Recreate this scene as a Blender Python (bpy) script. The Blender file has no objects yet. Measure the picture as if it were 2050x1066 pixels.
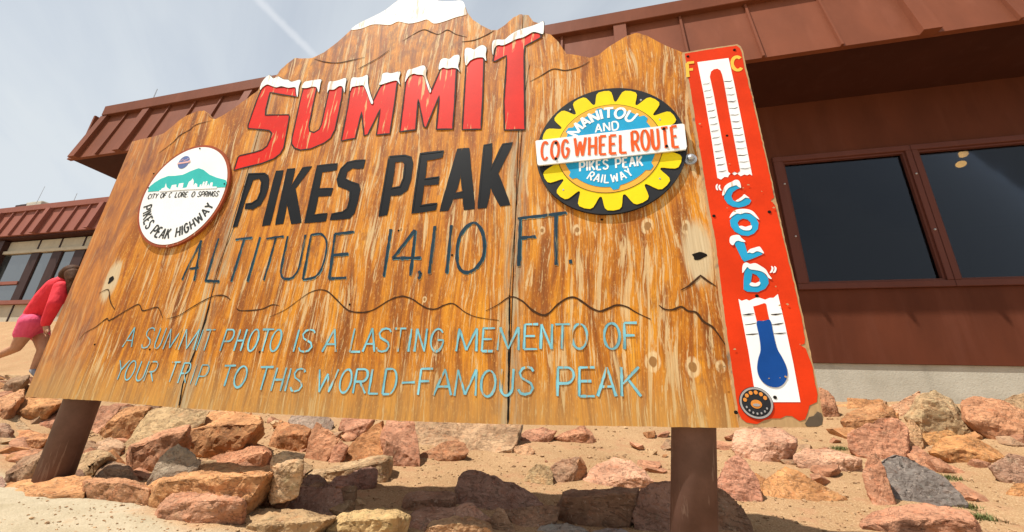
import bpy, bmesh, math, random
import numpy as np
from mathutils import Vector, noise, geometry
random.seed(7)
PI = math.pi
sc = bpy.context.scene
COL = sc.collection

# ------------------------------------------------------------------ camera, sky, sun, exposure
F, PITCH, ROLL, YAW = 778.0, 0.3216, 0.0390, -0.2470       # focal length in photo pixels (2050 wide), angles
_f = np.array([0, math.cos(PITCH), math.sin(PITCH)]); _u = np.array([0, -math.sin(PITCH), math.cos(PITCH)]); _r = np.array([1.0, 0, 0])
_r2 = math.cos(ROLL)*_r + math.sin(ROLL)*_u
_u2 = -math.sin(ROLL)*_r + math.cos(ROLL)*_u
RW = np.array([[math.cos(YAW), math.sin(YAW), 0], [-math.sin(YAW), math.cos(YAW), 0], [0, 0, 1.0]])
CR, CU, CF = RW@_r2, RW@_u2, RW@_f
cam = bpy.data.cameras.new('camera'); co = bpy.data.objects.new('camera', cam); COL.objects.link(co)
from mathutils import Matrix
co.matrix_world = Matrix(((CR[0], CU[0], -CF[0], 0), (CR[1], CU[1], -CF[1], 0), (CR[2], CU[2], -CF[2], 0), (0, 0, 0, 1)))
cam.sensor_width = 36; cam.lens = 36*F/2050; cam.clip_start = 0.02; cam.clip_end = 5000
sc.camera = co

SUN = Vector((-1.38, -1.0, 3.08)).normalized()
EL = math.asin(SUN.z); ROT = math.atan2(SUN.x, SUN.y)
sl = bpy.data.lights.new('sun', 'SUN'); sl.energy = 5.0; sl.angle = math.radians(0.5); sl.color = (1.0, 0.95, 0.87)
so = bpy.data.objects.new('sun', sl); COL.objects.link(so)
so.rotation_euler = SUN.to_track_quat('Z', 'Y').to_euler()
sc.view_settings.view_transform = 'Standard'; sc.view_settings.look = 'None'
sc.view_settings.exposure = 0.50; sc.view_settings.gamma = 1


class NB:
    """small helper for building node trees"""
    def __init__(s, tree):
        s.t = tree; s.n = tree.nodes; s.l = tree.links
    def add(s, typ, **kw):
        n = s.n.new(typ)
        for k, v in kw.items(): setattr(n, k, v)
        return n
    def link(s, a, b):
        if isinstance(a, bpy.types.NodeSocket): s.l.new(a, b)
        elif a is not None: b.default_value = a
    def math(s, op, a, b=None, c=None, clamp=False):
        n = s.add('ShaderNodeMath', operation=op, use_clamp=clamp)
        for i, v in enumerate((a, b, c)):
            if v is not None: s.link(v, n.inputs[i])
        return n.outputs[0]
    def vmath(s, op, a, b=None, sc_=None):
        n = s.add('ShaderNodeVectorMath', operation=op)
        s.link(a, n.inputs[0])
        if b is not None: s.link(b, n.inputs[1])
        if sc_ is not None: s.link(sc_, n.inputs['Scale'])
        return n.outputs['Value'] if op in ('DOT_PRODUCT', 'LENGTH', 'DISTANCE') else n.outputs[0]
    def noise(s, vec, scale=1.0, detail=4, rough=.55, dist=0.0):
        n = s.add('ShaderNodeTexNoise'); s.link(vec, n.inputs['Vector'])
        n.inputs['Scale'].default_value = scale; n.inputs['Detail'].default_value = detail
        n.inputs['Roughness'].default_value = rough; n.inputs['Distortion'].default_value = dist
        return n.outputs[0]
    def sstep(s, v, a, b):
        n = s.add('ShaderNodeMapRange', interpolation_type='SMOOTHSTEP'); s.link(v, n.inputs[0])
        n.inputs[1].default_value = a; n.inputs[2].default_value = b
        return n.outputs[0]
    def lin(s, v, a, b, c=0., d=1.):
        n = s.add('ShaderNodeMapRange'); s.link(v, n.inputs[0])
        for i, q in enumerate((a, b, c, d)): n.inputs[i+1].default_value = q
        return n.outputs[0]
    def mix(s, fac, a, b, mode='MIX'):
        n = s.add('ShaderNodeMix', data_type='RGBA', blend_type=mode); s.link(fac, n.inputs[0])
        for v, i in ((a, 6), (b, 7)):
            if isinstance(v, tuple): v = (*v[:3], 1)
            s.link(v, n.inputs[i])
        return n.outputs[2]
    def ramp(s, v, stops):
        n = s.add('ShaderNodeValToRGB'); s.link(v, n.inputs[0]); e = n.color_ramp.elements
        while len(e) < len(stops): e.new(.5)
        for q, (p, c) in zip(e, stops): q.position = p; q.color = (*c, 1)
        return n.outputs[0]
    def scalev(s, vec, v3):
        return s.vmath('MULTIPLY', vec, v3)
    def bump(s, h, strength=.3, dist=.01):
        n = s.add('ShaderNodeBump'); n.inputs['Strength'].default_value = strength; n.inputs['Distance'].default_value = dist
        s.link(h, n.inputs['Height']); return n.outputs[0]


def material(name):
    m = bpy.data.materials.new(name); m.use_nodes = True
    nb = NB(m.node_tree); nb.n.clear()
    out = nb.add('ShaderNodeOutputMaterial'); b = nb.add('ShaderNodeBsdfPrincipled')
    nb.l.new(b.outputs[0], out.inputs[0])
    return m, nb, b


# world: daylight sky with thin streaky cirrus
w = bpy.data.worlds.new('World'); sc.world = w; w.use_nodes = True
nb = NB(w.node_tree); nb.n.clear()
wo = nb.add('ShaderNodeOutputWorld'); bg = nb.add('ShaderNodeBackground'); nb.l.new(bg.outputs[0], wo.inputs[0])
sky = nb.add('ShaderNodeTexSky', sky_type='NISHITA', sun_disc=False)
sky.sun_elevation = EL; sky.sun_rotation = ROT; sky.altitude = 2500; sky.dust_density = 1.5
tc = nb.add('ShaderNodeTexCoord').outputs['Generated']
sx = nb.add('ShaderNodeSeparateXYZ'); nb.link(tc, sx.inputs[0])
zz = nb.math('ADD', nb.math('MAXIMUM', sx.outputs[2], 0.0), 0.12)
cxy = nb.add('ShaderNodeCombineXYZ')
nb.link(nb.math('DIVIDE', sx.outputs[0], zz), cxy.inputs[0]); nb.link(nb.math('DIVIDE', sx.outputs[1], zz), cxy.inputs[1])
rot = nb.add('ShaderNodeVectorRotate', rotation_type='Z_AXIS'); nb.link(cxy.outputs[0], rot.inputs['Vector']); rot.inputs['Angle'].default_value = 0.75
c1 = nb.noise(nb.scalev(rot.outputs[0], (0.45, 1.5, 1)), 1.3, 5, .5, .5)
c2 = nb.noise(nb.scalev(rot.outputs[0], (0.9, 4.5, 1)), 1.5, 6, .55, .8)
cl = nb.math('ADD', nb.math('MULTIPLY', c1, .7), nb.math('MULTIPLY', c2, .3))
cm = nb.sstep(cl, .30, .66)
cm = nb.math('ADD', nb.math('MULTIPLY', cm, .27), .60)
# brighter veil near the horizon
hz = nb.math('MULTIPLY', nb.sstep(sx.outputs[2], .75, .10), .35)
cm = nb.math('MINIMUM', nb.math('ADD', cm, hz), 1.0)
SKYW = 5.5
skyc = nb.mix(cm, nb.mix(1.0, sky.outputs[0], (1.15, 1.05, .95), 'MULTIPLY'), (SKYW*.93, SKYW*1.0, SKYW*1.06))
WORLD_NB, WORLD_BG, WORLD_TC, WORLD_COL = nb, bg, tc, skyc
bg.inputs[1].default_value = 0.1


# ------------------------------------------------------------------ geometry helpers
def ray(x, y):
    return CR*(x-1025) - CU*(y-533) + CF*F

def bp(x, y, Y):                      # photo ray -> point on the upright plane at distance Y
    d = ray(x, y); return Vector(d*(Y/d[1]))

def sm(x, a, b):
    t = min(1, max(0, (x-a)/(b-a))); return t*t*(3-2*t)

def terrain(x, y):
    z = -.40 + .50*sm(y, 1.5, 5.3) - .02*sm(-y, -.9, 0)
    z += .26*sm(-x, 2.4, 4.6)*sm(y, .7, 1.7)*(1-sm(y, 2.2, 4.2))
    z += .16*sm(x, 1.0, 3.5)*sm(y, 1.8, 3.2)*(1-sm(y, 3.2, 5.0))
    z += 1.22*sm(y, 3.7, 6.7)*sm(-x, 7.2, 9.5)
    if y > 1.0:
        k = .5*sm(y, 1.0, 1.5)
        z += k*(.05*noise.noise(Vector((x*1.3, y*1.3, 3))) + .018*noise.noise(Vector((x*5, y*5, 7))))
    return z

def hit(px, py):                      # photo ray -> terrain
    d = ray(px, py); d = d/np.linalg.norm(d); t = .5
    while t < 60:
        p = d*t
        if p[2] < terrain(p[0], p[1]): return Vector(p)
        t += .01 + t*.004
    return Vector(d*8)

def link(o, parent=None):
    COL.objects.link(o)
    if parent is not None:
        o.parent = parent
        if parent.type == 'EMPTY' or True:
            o.matrix_parent_inverse = parent_world(parent).inverted()
    return o

def parent_world(o):
    m = Matrix.Translation(o.location) if o.parent is None else o.matrix_basis
    return m if o.parent is None else parent_world(o.parent) @ o.matrix_parent_inverse @ m

def mesh_obj(name, verts, faces, mat, parent=None, smooth=False):
    me = bpy.data.meshes.new(name); me.from_pydata([tuple(v) for v in verts], [], faces); me.update()
    if mat is not None: me.materials.append(mat)
    if smooth:
        for p in me.polygons: p.use_smooth = True
    return link(bpy.data.objects.new(name, me), parent)

def bm_obj(name, bm, mat, parent=None, smooth=False, fix=True):
    if fix: bmesh.ops.recalc_face_normals(bm, faces=bm.faces)
    me = bpy.data.meshes.new(name); bm.to_mesh(me); bm.free()
    me.materials.append(mat)
    if smooth:
        for p in me.polygons: p.use_smooth = True
    return link(bpy.data.objects.new(name, me), parent)

def thing(name, label, cat, loc=(0, 0, 0), group=None):
    o = bpy.data.objects.new(name, None); COL.objects.link(o); o.location = loc; o.empty_display_size = .1
    return tag(o, label, cat, group)

def each(name, bm, mat, parent):
    """every loose piece of the bmesh becomes an object of its own"""
    bm.verts.ensure_lookup_table(); seen = set(); out = []
    for v in bm.verts:
        if v in seen: continue
        st = [v]; seen.add(v); isl = []
        while st:
            q = st.pop(); isl.append(q)
            for e in q.link_edges:
                o = e.other_vert(q)
                if o not in seen: seen.add(o); st.append(o)
        idx = {q: i for i, q in enumerate(isl)}
        fs = {f for q in isl for f in q.link_faces}
        out.append(mesh_obj(name, [tuple(q.co) for q in isl], [[idx[q] for q in f.verts] for f in fs], mat, parent))
    bm.free(); return out

def tag(o, label, cat, group=None):
    o['label'] = label; o['category'] = cat
    if group: o['group'] = group
    return o

def box(bm, x0, x1, y0, y1, z0, z1, bev=0):
    r = bmesh.ops.create_cube(bm, size=1.0)
    for v in r['verts']:
        v.co = Vector((x0+(v.co.x+.5)*(x1-x0), y0+(v.co.y+.5)*(y1-y0), z0+(v.co.z+.5)*(z1-z0)))
    if bev:
        es = list({e for v in r['verts'] for e in v.link_edges})
        bmesh.ops.bevel(bm, geom=es, offset=bev, segments=1, affect='EDGES')

def hexa(bm, p):                      # eight corners: bottom ring of four, top ring of four
    v = [bm.verts.new(q) for q in p]
    for f in ((0, 1, 2, 3), (4, 7, 6, 5), (0, 4, 5, 1), (1, 5, 6, 2), (2, 6, 7, 3), (3, 7, 4, 0)): bm.faces.new([v[i] for i in f])

def prism(bm, loops, yf, yb):
    """loops: outer + holes of (x,z); a slab from yf (front) to yb (back)"""
    L = [[Vector((p[0], p[1], 0)) for p in lp] for lp in loops]
    tris = geometry.tessellate_polygon(L)
    flat = [p for lp in L for p in lp]
    vf = [bm.verts.new((p.x, yf, p.y)) for p in flat]
    if yb is None:
        for t in tris:
            try: bm.faces.new([vf[i] for i in t])
            except ValueError: pass
        return
    vb = [bm.verts.new((p.x, yb, p.y)) for p in flat]
    for t in tris:
        try: bm.faces.new([vf[i] for i in t]); bm.faces.new([vb[i] for i in reversed(t)])
        except ValueError: pass
    k = 0
    for lp in L:
        n = len(lp)
        for i in range(n):
            a, b = k+i, k+(i+1) % n
            try: bm.faces.new((vf[a], vf[b], vb[b], vb[a]))
            except ValueError: pass
        k += n

def smooth_line(p, n=5, closed=False):
    P = [np.array(q, float) for q in p]
    if len(P) < 3: return P
    out = []; m = len(P)
    for i in range(m if closed else m-1):
        p0 = P[(i-1) % m] if (closed or i > 0) else P[i]; p1 = P[i]; p2 = P[(i+1) % m]
        p3 = P[(i+2) % m] if (closed or i+2 < m) else P[i+1]
        for k in range(n):
            t = k/n
            out.append(.5*((2*p1)+(-p0+p2)*t+(2*p0-5*p1+4*p2-p3)*t*t+(-p0+3*p1-3*p2+p3)*t**3))
    if not closed: out.append(P[-1])
    return out

_lift = [0]
def ribbon(bm, pts, width, y, closed=False, wob=0.0, taper=False):
    """flat painted stroke of (x,z) points in the sign's plane; successive strokes are lifted a hair so none share a plane"""
    _lift[0] = (_lift[0]+1) % 7
    y = y - .00012*_lift[0]
    P = [np.array(p, float) for p in pts]; n = len(P); L = []; R = []
    for i in range(n):
        a = P[(i-1) % n] if (closed or i > 0) else P[i]; b = P[(i+1) % n] if (closed or i < n-1) else P[i]
        d = b-a; q = np.hypot(*d) or 1e-9; nrm = np.array([-d[1], d[0]])/q
        ww = width/2*(1+wob*noise.noise(Vector((P[i][0]*60, P[i][1]*60, 1.7))))
        if taper and not closed: ww *= .35+.65*min(1, 4*min(i, n-1-i)/max(1, n-1))
        L.append(P[i]+nrm*ww); R.append(P[i]-nrm*ww)
    vl = [bm.verts.new((p[0], y, p[1])) for p in L]; vr = [bm.verts.new((p[0], y, p[1])) for p in R]
    for i in range(n if closed else n-1):
        j = (i+1) % n
        bm.faces.new((vl[i], vl[j], vr[j], vr[i]))

def dense(P, step):
    out = []
    for a, b in zip(P[:-1], P[1:]):
        a = np.array(a, float); b = np.array(b, float); k = max(1, int(np.hypot(*(b-a))/step))
        out += [a+(b-a)*i/k for i in range(k)]
    return out+[np.array(P[-1], float)]

def tube(bm, p0, p1, r0, r1, seg=24, caps=True):
    p0 = Vector(p0); p1 = Vector(p1); d = (p1-p0).normalized()
    a = d.orthogonal().normalized(); b = d.cross(a)
    r = [[bm.verts.new(p+(a*math.cos(2*PI*i/seg)+b*math.sin(2*PI*i/seg))*q) for i in range(seg)] for p, q in ((p0, r0), (p1, r1))]
    for i in range(seg):
        j = (i+1) % seg; bm.faces.new((r[0][i], r[0][j], r[1][j], r[1][i]))
    if caps: bm.faces.new(list(reversed(r[0]))); bm.faces.new(r[1])

# stroke alphabet in a unit box
def arc(cx, cy, rx, ry, a0, a1, n=10):
    return [(cx+rx*math.cos(math.radians(a0+(a1-a0)*i/n)), cy+ry*math.sin(math.radians(a0+(a1-a0)*i/n))) for i in range(n+1)]
GLYPH = {
 'A': [[(0, 0), (.52, 1)], [(.52, 1), (1, 0)], [(.2, .33), (.84, .33)]],
 'C': [arc(.52, .5, .5, .5, 45, 315, 14)],
 'D': [[(.05, 0), (.05, 1)], [(.05, 1), (.5, 1)]+arc(.5, .5, .48, .5, 80, -80, 10)+[(.5, 0), (.05, 0)]],
 'E': [[(.05, 0), (.05, 1)], [(.05, 1), (1, 1)], [(.05, .52), (.8, .52)], [(.05, 0), (1, 0)]],
 'F': [[(.05, 0), (.05, 1)], [(.05, 1), (1, 1)], [(.05, .52), (.8, .52)]],
 'G': [arc(.52, .5, .48, .5, 40, 350, 16)+[(.98, .5)], [(.55, .5), (1, .5)]],
 'H': [[(.05, 0), (.05, 1)], [(.95, 0), (.95, 1)], [(.05, .48), (.95, .48)]],
 'I': [[(.5, 0), (.5, 1)]],
 'K': [[(.05, 0), (.05, 1)], [(.1, .42), (.95, 1)], [(.35, .6), (1, 0)]],
 'L': [[(.05, 1), (.05, 0)], [(.05, 0), (1, 0)]],
 'M': [[(0, 0), (.06, 1)], [(.06, 1), (.5, .05)], [(.5, .05), (.94, 1)], [(.94, 1), (1, 0)]],
 'N': [[(.05, 0), (.05, 1)], [(.05, 1), (.95, 0)], [(.95, 0), (.95, 1)]],
 'O': [arc(.5, .5, .5, .5, 90, 450, 20)],
 'P': [[(.05, 0), (.05, 1)], [(.05, 1), (.6, 1)]+arc(.6, .72, .4, .28, 80, -80, 8)+[(.6, .44), (.05, .44)]],
 'R': [[(.05, 0), (.05, 1)], [(.05, 1), (.6, 1)]+arc(.6, .74, .38, .26, 80, -80, 8)+[(.6, .48), (.05, .48)], [(.45, .48), (1, 0)]],
 'S': [[(.95, .84), (.8, .96), (.52, 1), (.22, .95), (.07, .78), (.2, .6), (.52, .5), (.82, .4), (.96, .22), (.8, .05), (.48, 0), (.18, .04), (.02, .18)]],
 'T': [[(0, 1), (1, 1)], [(.5, 1), (.5, 0)]],
 'U': [[(.05, 1), (.05, .3)]+arc(.5, .3, .45, .3, 190, 350, 10)+[(.95, .3), (.95, 1)]],
 'W': [[(0, 1), (.25, 0)], [(.25, 0), (.5, .8)], [(.5, .8), (.75, 0)], [(.75, 0), (1, 1)]],
 'Y': [[(0, 1), (.5, .5)], [(1, 1), (.5, .5)], [(.5, .5), (.5, 0)]],
 '-': [[(0, .45), (1, .47)]], '.': [[(.4, 0), (.4, .1)]],
}
def glyph(bm, ch, fn, width, y, wob=.25):
    for s in GLYPH[ch]:
        P = [fn(*p) for p in s]
        ribbon(bm, dense(P, .012) if len(P) < 4 else P, width, y, wob=wob)
WID = {'I': .12, 'M': 1.25, 'W': 1.3, 'O': .95, '.': .25, ' ': .55, 'L': .75, 'E': .75, 'F': .75, '-': .8}
def row(text, gap):
    x = 0; out = []
    for c in text:
        wd = WID.get(c, .85)
        if c != ' ': out.append((c, x, wd))
        x += wd+gap
    return out, x-gap
def text_line(bm, text, p0, p1, h, width, y, gap=.28, slant=0.0, hend=None):
    """letters from p0 to p1 (x,z) along the baseline, height h"""
    ch, tot = row(text, gap); p0 = np.array(p0, float); p1 = np.array(p1, float); d = p1-p0; q = np.hypot(*d); u = d/q; up = np.array([-u[1], u[0]])
    for c, x, wd in ch:
        hh = h if hend is None else h+(hend-h)*(x/tot)
        glyph(bm, c, lambda a, b: p0+u*((x+a*wd)/tot*q)+(up+u*slant)*b*hh, width, y)
def text_arc(bm, text, c, r, a0, a1, h, width, y, inward=False, gap=.28):
    """letters round a circle from angle a0 to a1 (degrees); baseline radius r"""
    ch, tot = row(text, gap)
    for k, x, wd in ch:
        def fn(a, b):
            t = math.radians(a0+(a1-a0)*(x+a*wd)/tot); rr = r-b*h if inward else r+b*h
            return (c[0]+rr*math.cos(t), c[1]+rr*math.sin(t))
        glyph(bm, k, fn, width, y)


# ------------------------------------------------------------------ materials
def flat_paint(name, col, wear=None, rough=.55, amount=.06, scale=40, spec=.10, wt=.80):
    """painted surface with a little unevenness and, if wear is a colour, vertical worn flecks showing it"""
    m, nb, b = material(name)
    g = nb.add('ShaderNodeNewGeometry').outputs['Position']
    n = nb.noise(g, 9, 5, .6); f = nb.noise(g, scale*4, 3, .6)
    c = nb.mix(nb.lin(n, .3, .7), tuple(q*(1-amount*2.2) for q in col), tuple(min(1, q*(1+amount)) for q in col))
    c = nb.mix(nb.math('MULTIPLY', nb.sstep(f, .55, .75), amount*3), c, tuple(q*.75 for q in col))
    if wear is not None:
        v = nb.noise(nb.scalev(g, (60, 60, 5)), 1, 5, .62, .4); big = nb.noise(g, 5, 3)
        k = nb.sstep(nb.math('ADD', v, nb.math('MULTIPLY', big, .35)), wt, wt+.06)
        c = nb.mix(k, c, wear)
        nb.link(nb.bump(k, .25, .001), b.inputs['Normal'])
    nb.link(c, b.inputs['Base Color']); b.inputs['Roughness'].default_value = rough
    b.inputs['Specular IOR Level'].default_value = spec
    return m

M = {}
M['red_letter'] = flat_paint('red letter paint', (.64, .020, .010), (.62, .36, .16), wt=.775)
M['red_panel'] = flat_paint('thermometer red paint', (.66, .040, .006), None, .5, .08)
M['white'] = flat_paint('white sign paint', (.84, .84, .83), None, .5, .03)
M['snow'] = flat_paint('white snow paint', (.84, .84, .83), (.58, .47, .36), .6, .05, wt=.755)
M['black'] = flat_paint('black letter paint', (.011, .012, .014), (.26, .14, .05), .5, .1, wt=.86)
M['black_line'] = flat_paint('thin black outline', (.03, .02, .016), None, .7)
M['groove'] = flat_paint('burnt groove', (.055, .024, .010), None, .8)
M['navy'] = flat_paint('dark blue letter paint', (.016, .040, .062), (.20, .17, .10), .6, .15)
M['teal_edge'] = flat_paint('teal letter edge', (.09, .25, .28), (.5, .26, .07), .6, .1, wt=.66)
M['sky_letter'] = flat_paint('pale blue letter paint', (.22, .52, .60), (.50, .25, .06), .6, .2, wt=.755)
M['charcoal'] = flat_paint('charcoal plaque paint', (.026, .027, .031), None, .55, .15)
M['yellow'] = flat_paint('yellow gear paint', (.83, .63, .012), None, .5, .06)
M['amber'] = flat_paint('amber ring paint', (.80, .40, .06), None, .5, .05)
M['blue'] = flat_paint('bright blue paint', (.022, .33, .58), None, .5, .08)
M['orange_letter'] = flat_paint('orange red letter paint', (.76, .11, .02), None, .5, .08)
M['teal'] = flat_paint('teal mountain paint', (.045, .46, .43), None, .5, .04)
M['grey_letter'] = flat_paint('dark grey lettering', (.045, .047, .045), None, .6, .08)
M['rim_red'] = flat_paint('brick red rim', (.33, .075, .03), (.55, .38, .25), .6, .1)
M['cobalt'] = flat_paint('cobalt blue paint', (.008, .062, .27), None, .4, .08)
M['yellow_letter'] = flat_paint('yellow letter paint', (.85, .50, .07), None, .5, .06)
M['emblem_blue'] = flat_paint('faded emblem blue', (.13, .18, .38), None, .5, .2)
M['emblem_pink'] = flat_paint('faded emblem pink', (.72, .42, .40), None, .5, .1)
M['grey_ring'] = flat_paint('grey sticker ring', (.36, .34, .33), None, .5, .1)
M['sticker_orange'] = flat_paint('sticker orange', (.72, .27, .05), None, .5, .15)
M['pole'] = flat_paint('dark brown pole paint', (.150, .083, .062), (.20, .13, .10), .6, .16)
M['dark'] = flat_paint('dark recess', (.012, .009, .007), None, .9)

def metal():
    m, nb, b = material('galvanised steel'); g = nb.add('ShaderNodeNewGeometry').outputs['Position']
    nb.link(nb.mix(nb.noise(g, 90, 4), (.35, .35, .35), (.62, .62, .63)), b.inputs['Base Color'])
    b.inputs['Metallic'].default_value = .8; b.inputs['Roughness'].default_value = .45; return m
M['steel'] = metal()

YS = 1.17                               # the sign's front face
def S(px, py, y=YS):
    v = bp(px, py, y); return (v.x, v.z)
KNOTS = [(1297, 453, .017), (1373, 455, .015), (1155, 460, .013), (1307, 725, .019), (1387, 735, .018), (1443, 735, .012), (803, 460, .008), (1085, 462, .010), (850, 600, .007)]
HOLES = [(1398, 505, .050), (222, 562, .045)]

def wood_board(kind):
    m, nb, b = material('weathered plywood '+kind)
    g = nb.add('ShaderNodeNewGeometry').outputs['Position']
    warp = nb.noise(nb.scalev(g, (5, 5, 1.6)), 1, 2, .5)
    sp = nb.add('ShaderNodeSeparateXYZ'); nb.link(g, sp.inputs[0])
    x = nb.math('ADD', sp.outputs[0], nb.math('MULTIPLY', nb.math('SUBTRACT', warp, .5), .09)); z = sp.outputs[2]
    # the grain bends round each knot
    cx = nb.add('ShaderNodeCombineXYZ'); nb.link(x, cx.inputs[0]); nb.link(z, cx.inputs[2])
    P = cx.outputs[0]
    big = nb.noise(nb.scalev(g, (3.2, 1, 2.0)), 1, 3, .55)
    mid = nb.noise(nb.scalev(P, (24, 1, 2.2)), 1, 6, .66, .3)
    fl = nb.noise(nb.scalev(P, (70, 1, 4.6)), 1, 6, .68, .6)
    fl2 = nb.noise(nb.scalev(P, (150, 1, 12)), 1, 5, .66, .5)
    fine = nb.noise(nb.scalev(P, (260, 1, 5)), 1, 3, .6)
    blot = nb.noise(nb.scalev(g, (26, 1, 15)), 1, 4, .6)
    col = nb.ramp(mid, [(.30, (.13, .036, .006)), (.43, (.31, .090, .008)), (.53, (.55, .195, .010)), (.65, (.66, .265, .014)), (.77, (.76, .39, .055))])
    col = nb.mix(nb.math('MULTIPLY', nb.sstep(blot, .54, .70), .6), col, (.23, .070, .014))
    dk = nb.noise(nb.scalev(P, (95, 1, 3.2)), 1.3, 5, .7, .4)
    col = nb.mix(nb.math('MULTIPLY', nb.sstep(dk, .57, .67), .42), col, (.15, .045, .008))
    mot = nb.noise(nb.scalev(P, (16, 1, 4.5)), 1, 6, .7, .8)
    col = nb.mix(nb.math('MULTIPLY', nb.sstep(mot, .53, .70), .35), col, (.42, .11, .012))
    col = nb.mix(nb.math('MULTIPLY', nb.sstep(fine, .52, .36), .5), col, (.21, .070, .010))
    speck = nb.noise(nb.scalev(g, (170, 1, 70)), 1, 3, .6)
    col = nb.mix(nb.math('MULTIPLY', nb.sstep(speck, .56, .68), .35), col, (.78, .44, .12))
    # flaked paint: straw wood shows in long vertical flecks
    th = nb.math('ADD', fl, nb.math('MULTIPLY', nb.math('SUBTRACT', big, .5), .34))
    k1 = nb.math('MULTIPLY', nb.sstep(th, .555, .61), nb.lin(fl2, .3, .6, .55, 1.))
    k2 = nb.math('MULTIPLY', nb.sstep(nb.math('ADD', fl2, nb.math('MULTIPLY', nb.math('SUBTRACT', big, .5), .30)), .61, .68), .75)
    k = nb.math('MAXIMUM', k1, k2)
    straw = nb.mix(fine, (.40, .235, .085), (.82, .63, .35))
    bot = nb.math('MULTIPLY', nb.sstep(z, .13, -.07), nb.lin(big, .25, .7, .55, 1.))
    seam1 = nb.sstep(nb.math('ABSOLUTE', nb.math('ADD', sp.outputs[0], .289)), .055, .004)
    seam2 = nb.sstep(nb.math('ABSOLUTE', nb.math('ADD', sp.outputs[0], 1.51)), .06, .004)
    seams = nb.math('MULTIPLY', nb.math('MAXIMUM', seam1, seam2), nb.sstep(fl, .40, .56))
    left = nb.sstep(nb.math('ADD', sp.outputs[0], nb.math('MULTIPLY', warp, .25)), -1.90, -1.98)
    k = nb.math('MULTIPLY', k, nb.math('SUBTRACT', 1.0, nb.math('MULTIPLY', left, .65)))
    col = nb.mix(nb.math('MULTIPLY', left, .75), col, nb.mix(nb.sstep(mot, .35, .65), (.20, .075, .045), (.52, .19, .04)))
    # sun-browned upper part
    top = nb.math('MULTIPLY', nb.sstep(z, 1.18, 1.45), nb.sstep(blot, .42, .62))
    col = nb.mix(nb.math('MULTIPLY', top, .6), col, (.20, .075, .022))
    col = nb.mix(nb.math('MULTIPLY', k, .9), col, straw)
    col = nb.mix(nb.math('MULTIPLY', bot, .62), col, nb.mix(fl2, (.27, .145, .040), (.60, .40, .15)))
    col = nb.mix(nb.math('MULTIPLY', seams, .8), col, nb.mix(fine, (.14, .10, .055), (.62, .49, .30)))
    hgt = nb.math('ADD', nb.math('MULTIPLY', k, -.4), nb.math('MULTIPLY', fine, .6))
    for px, py, r in KNOTS:
        a, c = S(px, py)
        dx = nb.math('SUBTRACT', sp.outputs[0], a); dz = nb.math('MULTIPLY', nb.math('SUBTRACT', z, c), .72)
        d = nb.math('ADD', nb.math('SQRT', nb.math('ADD', nb.math('MULTIPLY', dx, dx), nb.math('MULTIPLY', dz, dz))), nb.math('MULTIPLY', nb.math('SUBTRACT', blot, .5), r*.9))
        ring = nb.math('MULTIPLY', nb.sstep(d, r*1.25, r*.95), nb.sstep(fl2, .40, .56))
        col = nb.mix(nb.math('MULTIPLY', ring, .8), col, (.70, .52, .28)); core = nb.sstep(d, r*.62, r*.45)
        col = nb.mix(core, col, nb.mix(fine, (.17, .07, .02), (.42, .21, .06)))
    for px, py, r in HOLES:
        a, c = S(px, py)
        dx = nb.math('SUBTRACT', sp.outputs[0], a); dz = nb.math('MULTIPLY', nb.math('SUBTRACT', z, c), .42)
        d = nb.math('SQRT', nb.math('ADD', nb.math('MULTIPLY', dx, dx), nb.math('MULTIPLY', dz, dz)))
        col = nb.mix(nb.math('MULTIPLY', nb.sstep(nb.math('ADD', d, nb.math('MULTIPLY', nb.math('SUBTRACT', fl, .5), .06)), r, r*.6), .95), col, nb.mix(fine, (.36, .24, .12), (.74, .60, .38)))
    nb.link(col, b.inputs['Base Color']); b.inputs['Roughness'].default_value = .68; b.inputs['Specular IOR Level'].default_value = .25
    nb.link(nb.bump(hgt, .45, .0016), b.inputs['Normal'])
    return m
M['board'] = wood_board('panel')

def bare_wood():
    m, nb, b = material('bare weathered wood'); g = nb.add('ShaderNodeNewGeometry').outputs['Position']
    f = nb.noise(nb.scalev(g, (90, 90, 9)), 1, 4, .6); q = nb.noise(g, 22, 4)
    c = nb.mix(f, (.28, .155, .06), (.56, .36, .17)); c = nb.mix(nb.sstep(q, .58, .72), c, (.17, .12, .08))
    nb.link(c, b.inputs['Base Color']); b.inputs['Roughness'].default_value = .8; return m
M['bare'] = bare_wood()
M['dark_wood'] = flat_paint('dark rotten wood', (.13, .095, .065), (.34, .25, .16), .9, .2, wt=.70)

def painted_metal(name, col, dull=.1, rough=.6):
    m, nb, b = material(name); g = nb.add('ShaderNodeNewGeometry').outputs['Position']
    n = nb.noise(nb.scalev(g, (1, 1, .35)), 2.2, 5, .6); s = nb.noise(nb.scalev(g, (7, 7, .8)), 1, 4, .6)
    c = nb.mix(nb.lin(n, .3, .7), tuple(q*(1-dull) for q in col), tuple(q*(1+dull) for q in col))
    c = nb.mix(nb.math('MULTIPLY', nb.sstep(s, .5, .75), .35), c, tuple(q*1.25+.01 for q in col))
    nb.link(c, b.inputs['Base Color']); b.inputs['Roughness'].default_value = rough
    nb.link(nb.bump(nb.noise(g, 6, 3), .08, .02), b.inputs['Normal']); b.inputs['Specular IOR Level'].default_value = .12
    return m
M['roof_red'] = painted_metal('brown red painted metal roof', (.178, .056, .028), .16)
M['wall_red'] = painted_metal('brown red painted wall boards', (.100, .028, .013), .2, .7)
M['soffit'] = painted_metal('brown soffit with painted shade', (.050, .015, .010), .1, .7)  # darker copy of the building's brown red, eave shade put into the colour
M['frame'] = painted_metal('brown red window frame', (.115, .038, .026), .1, .45)
M['dark_frame'] = painted_metal('dark brown mullion', (.045, .022, .018), .1, .5)
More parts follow.
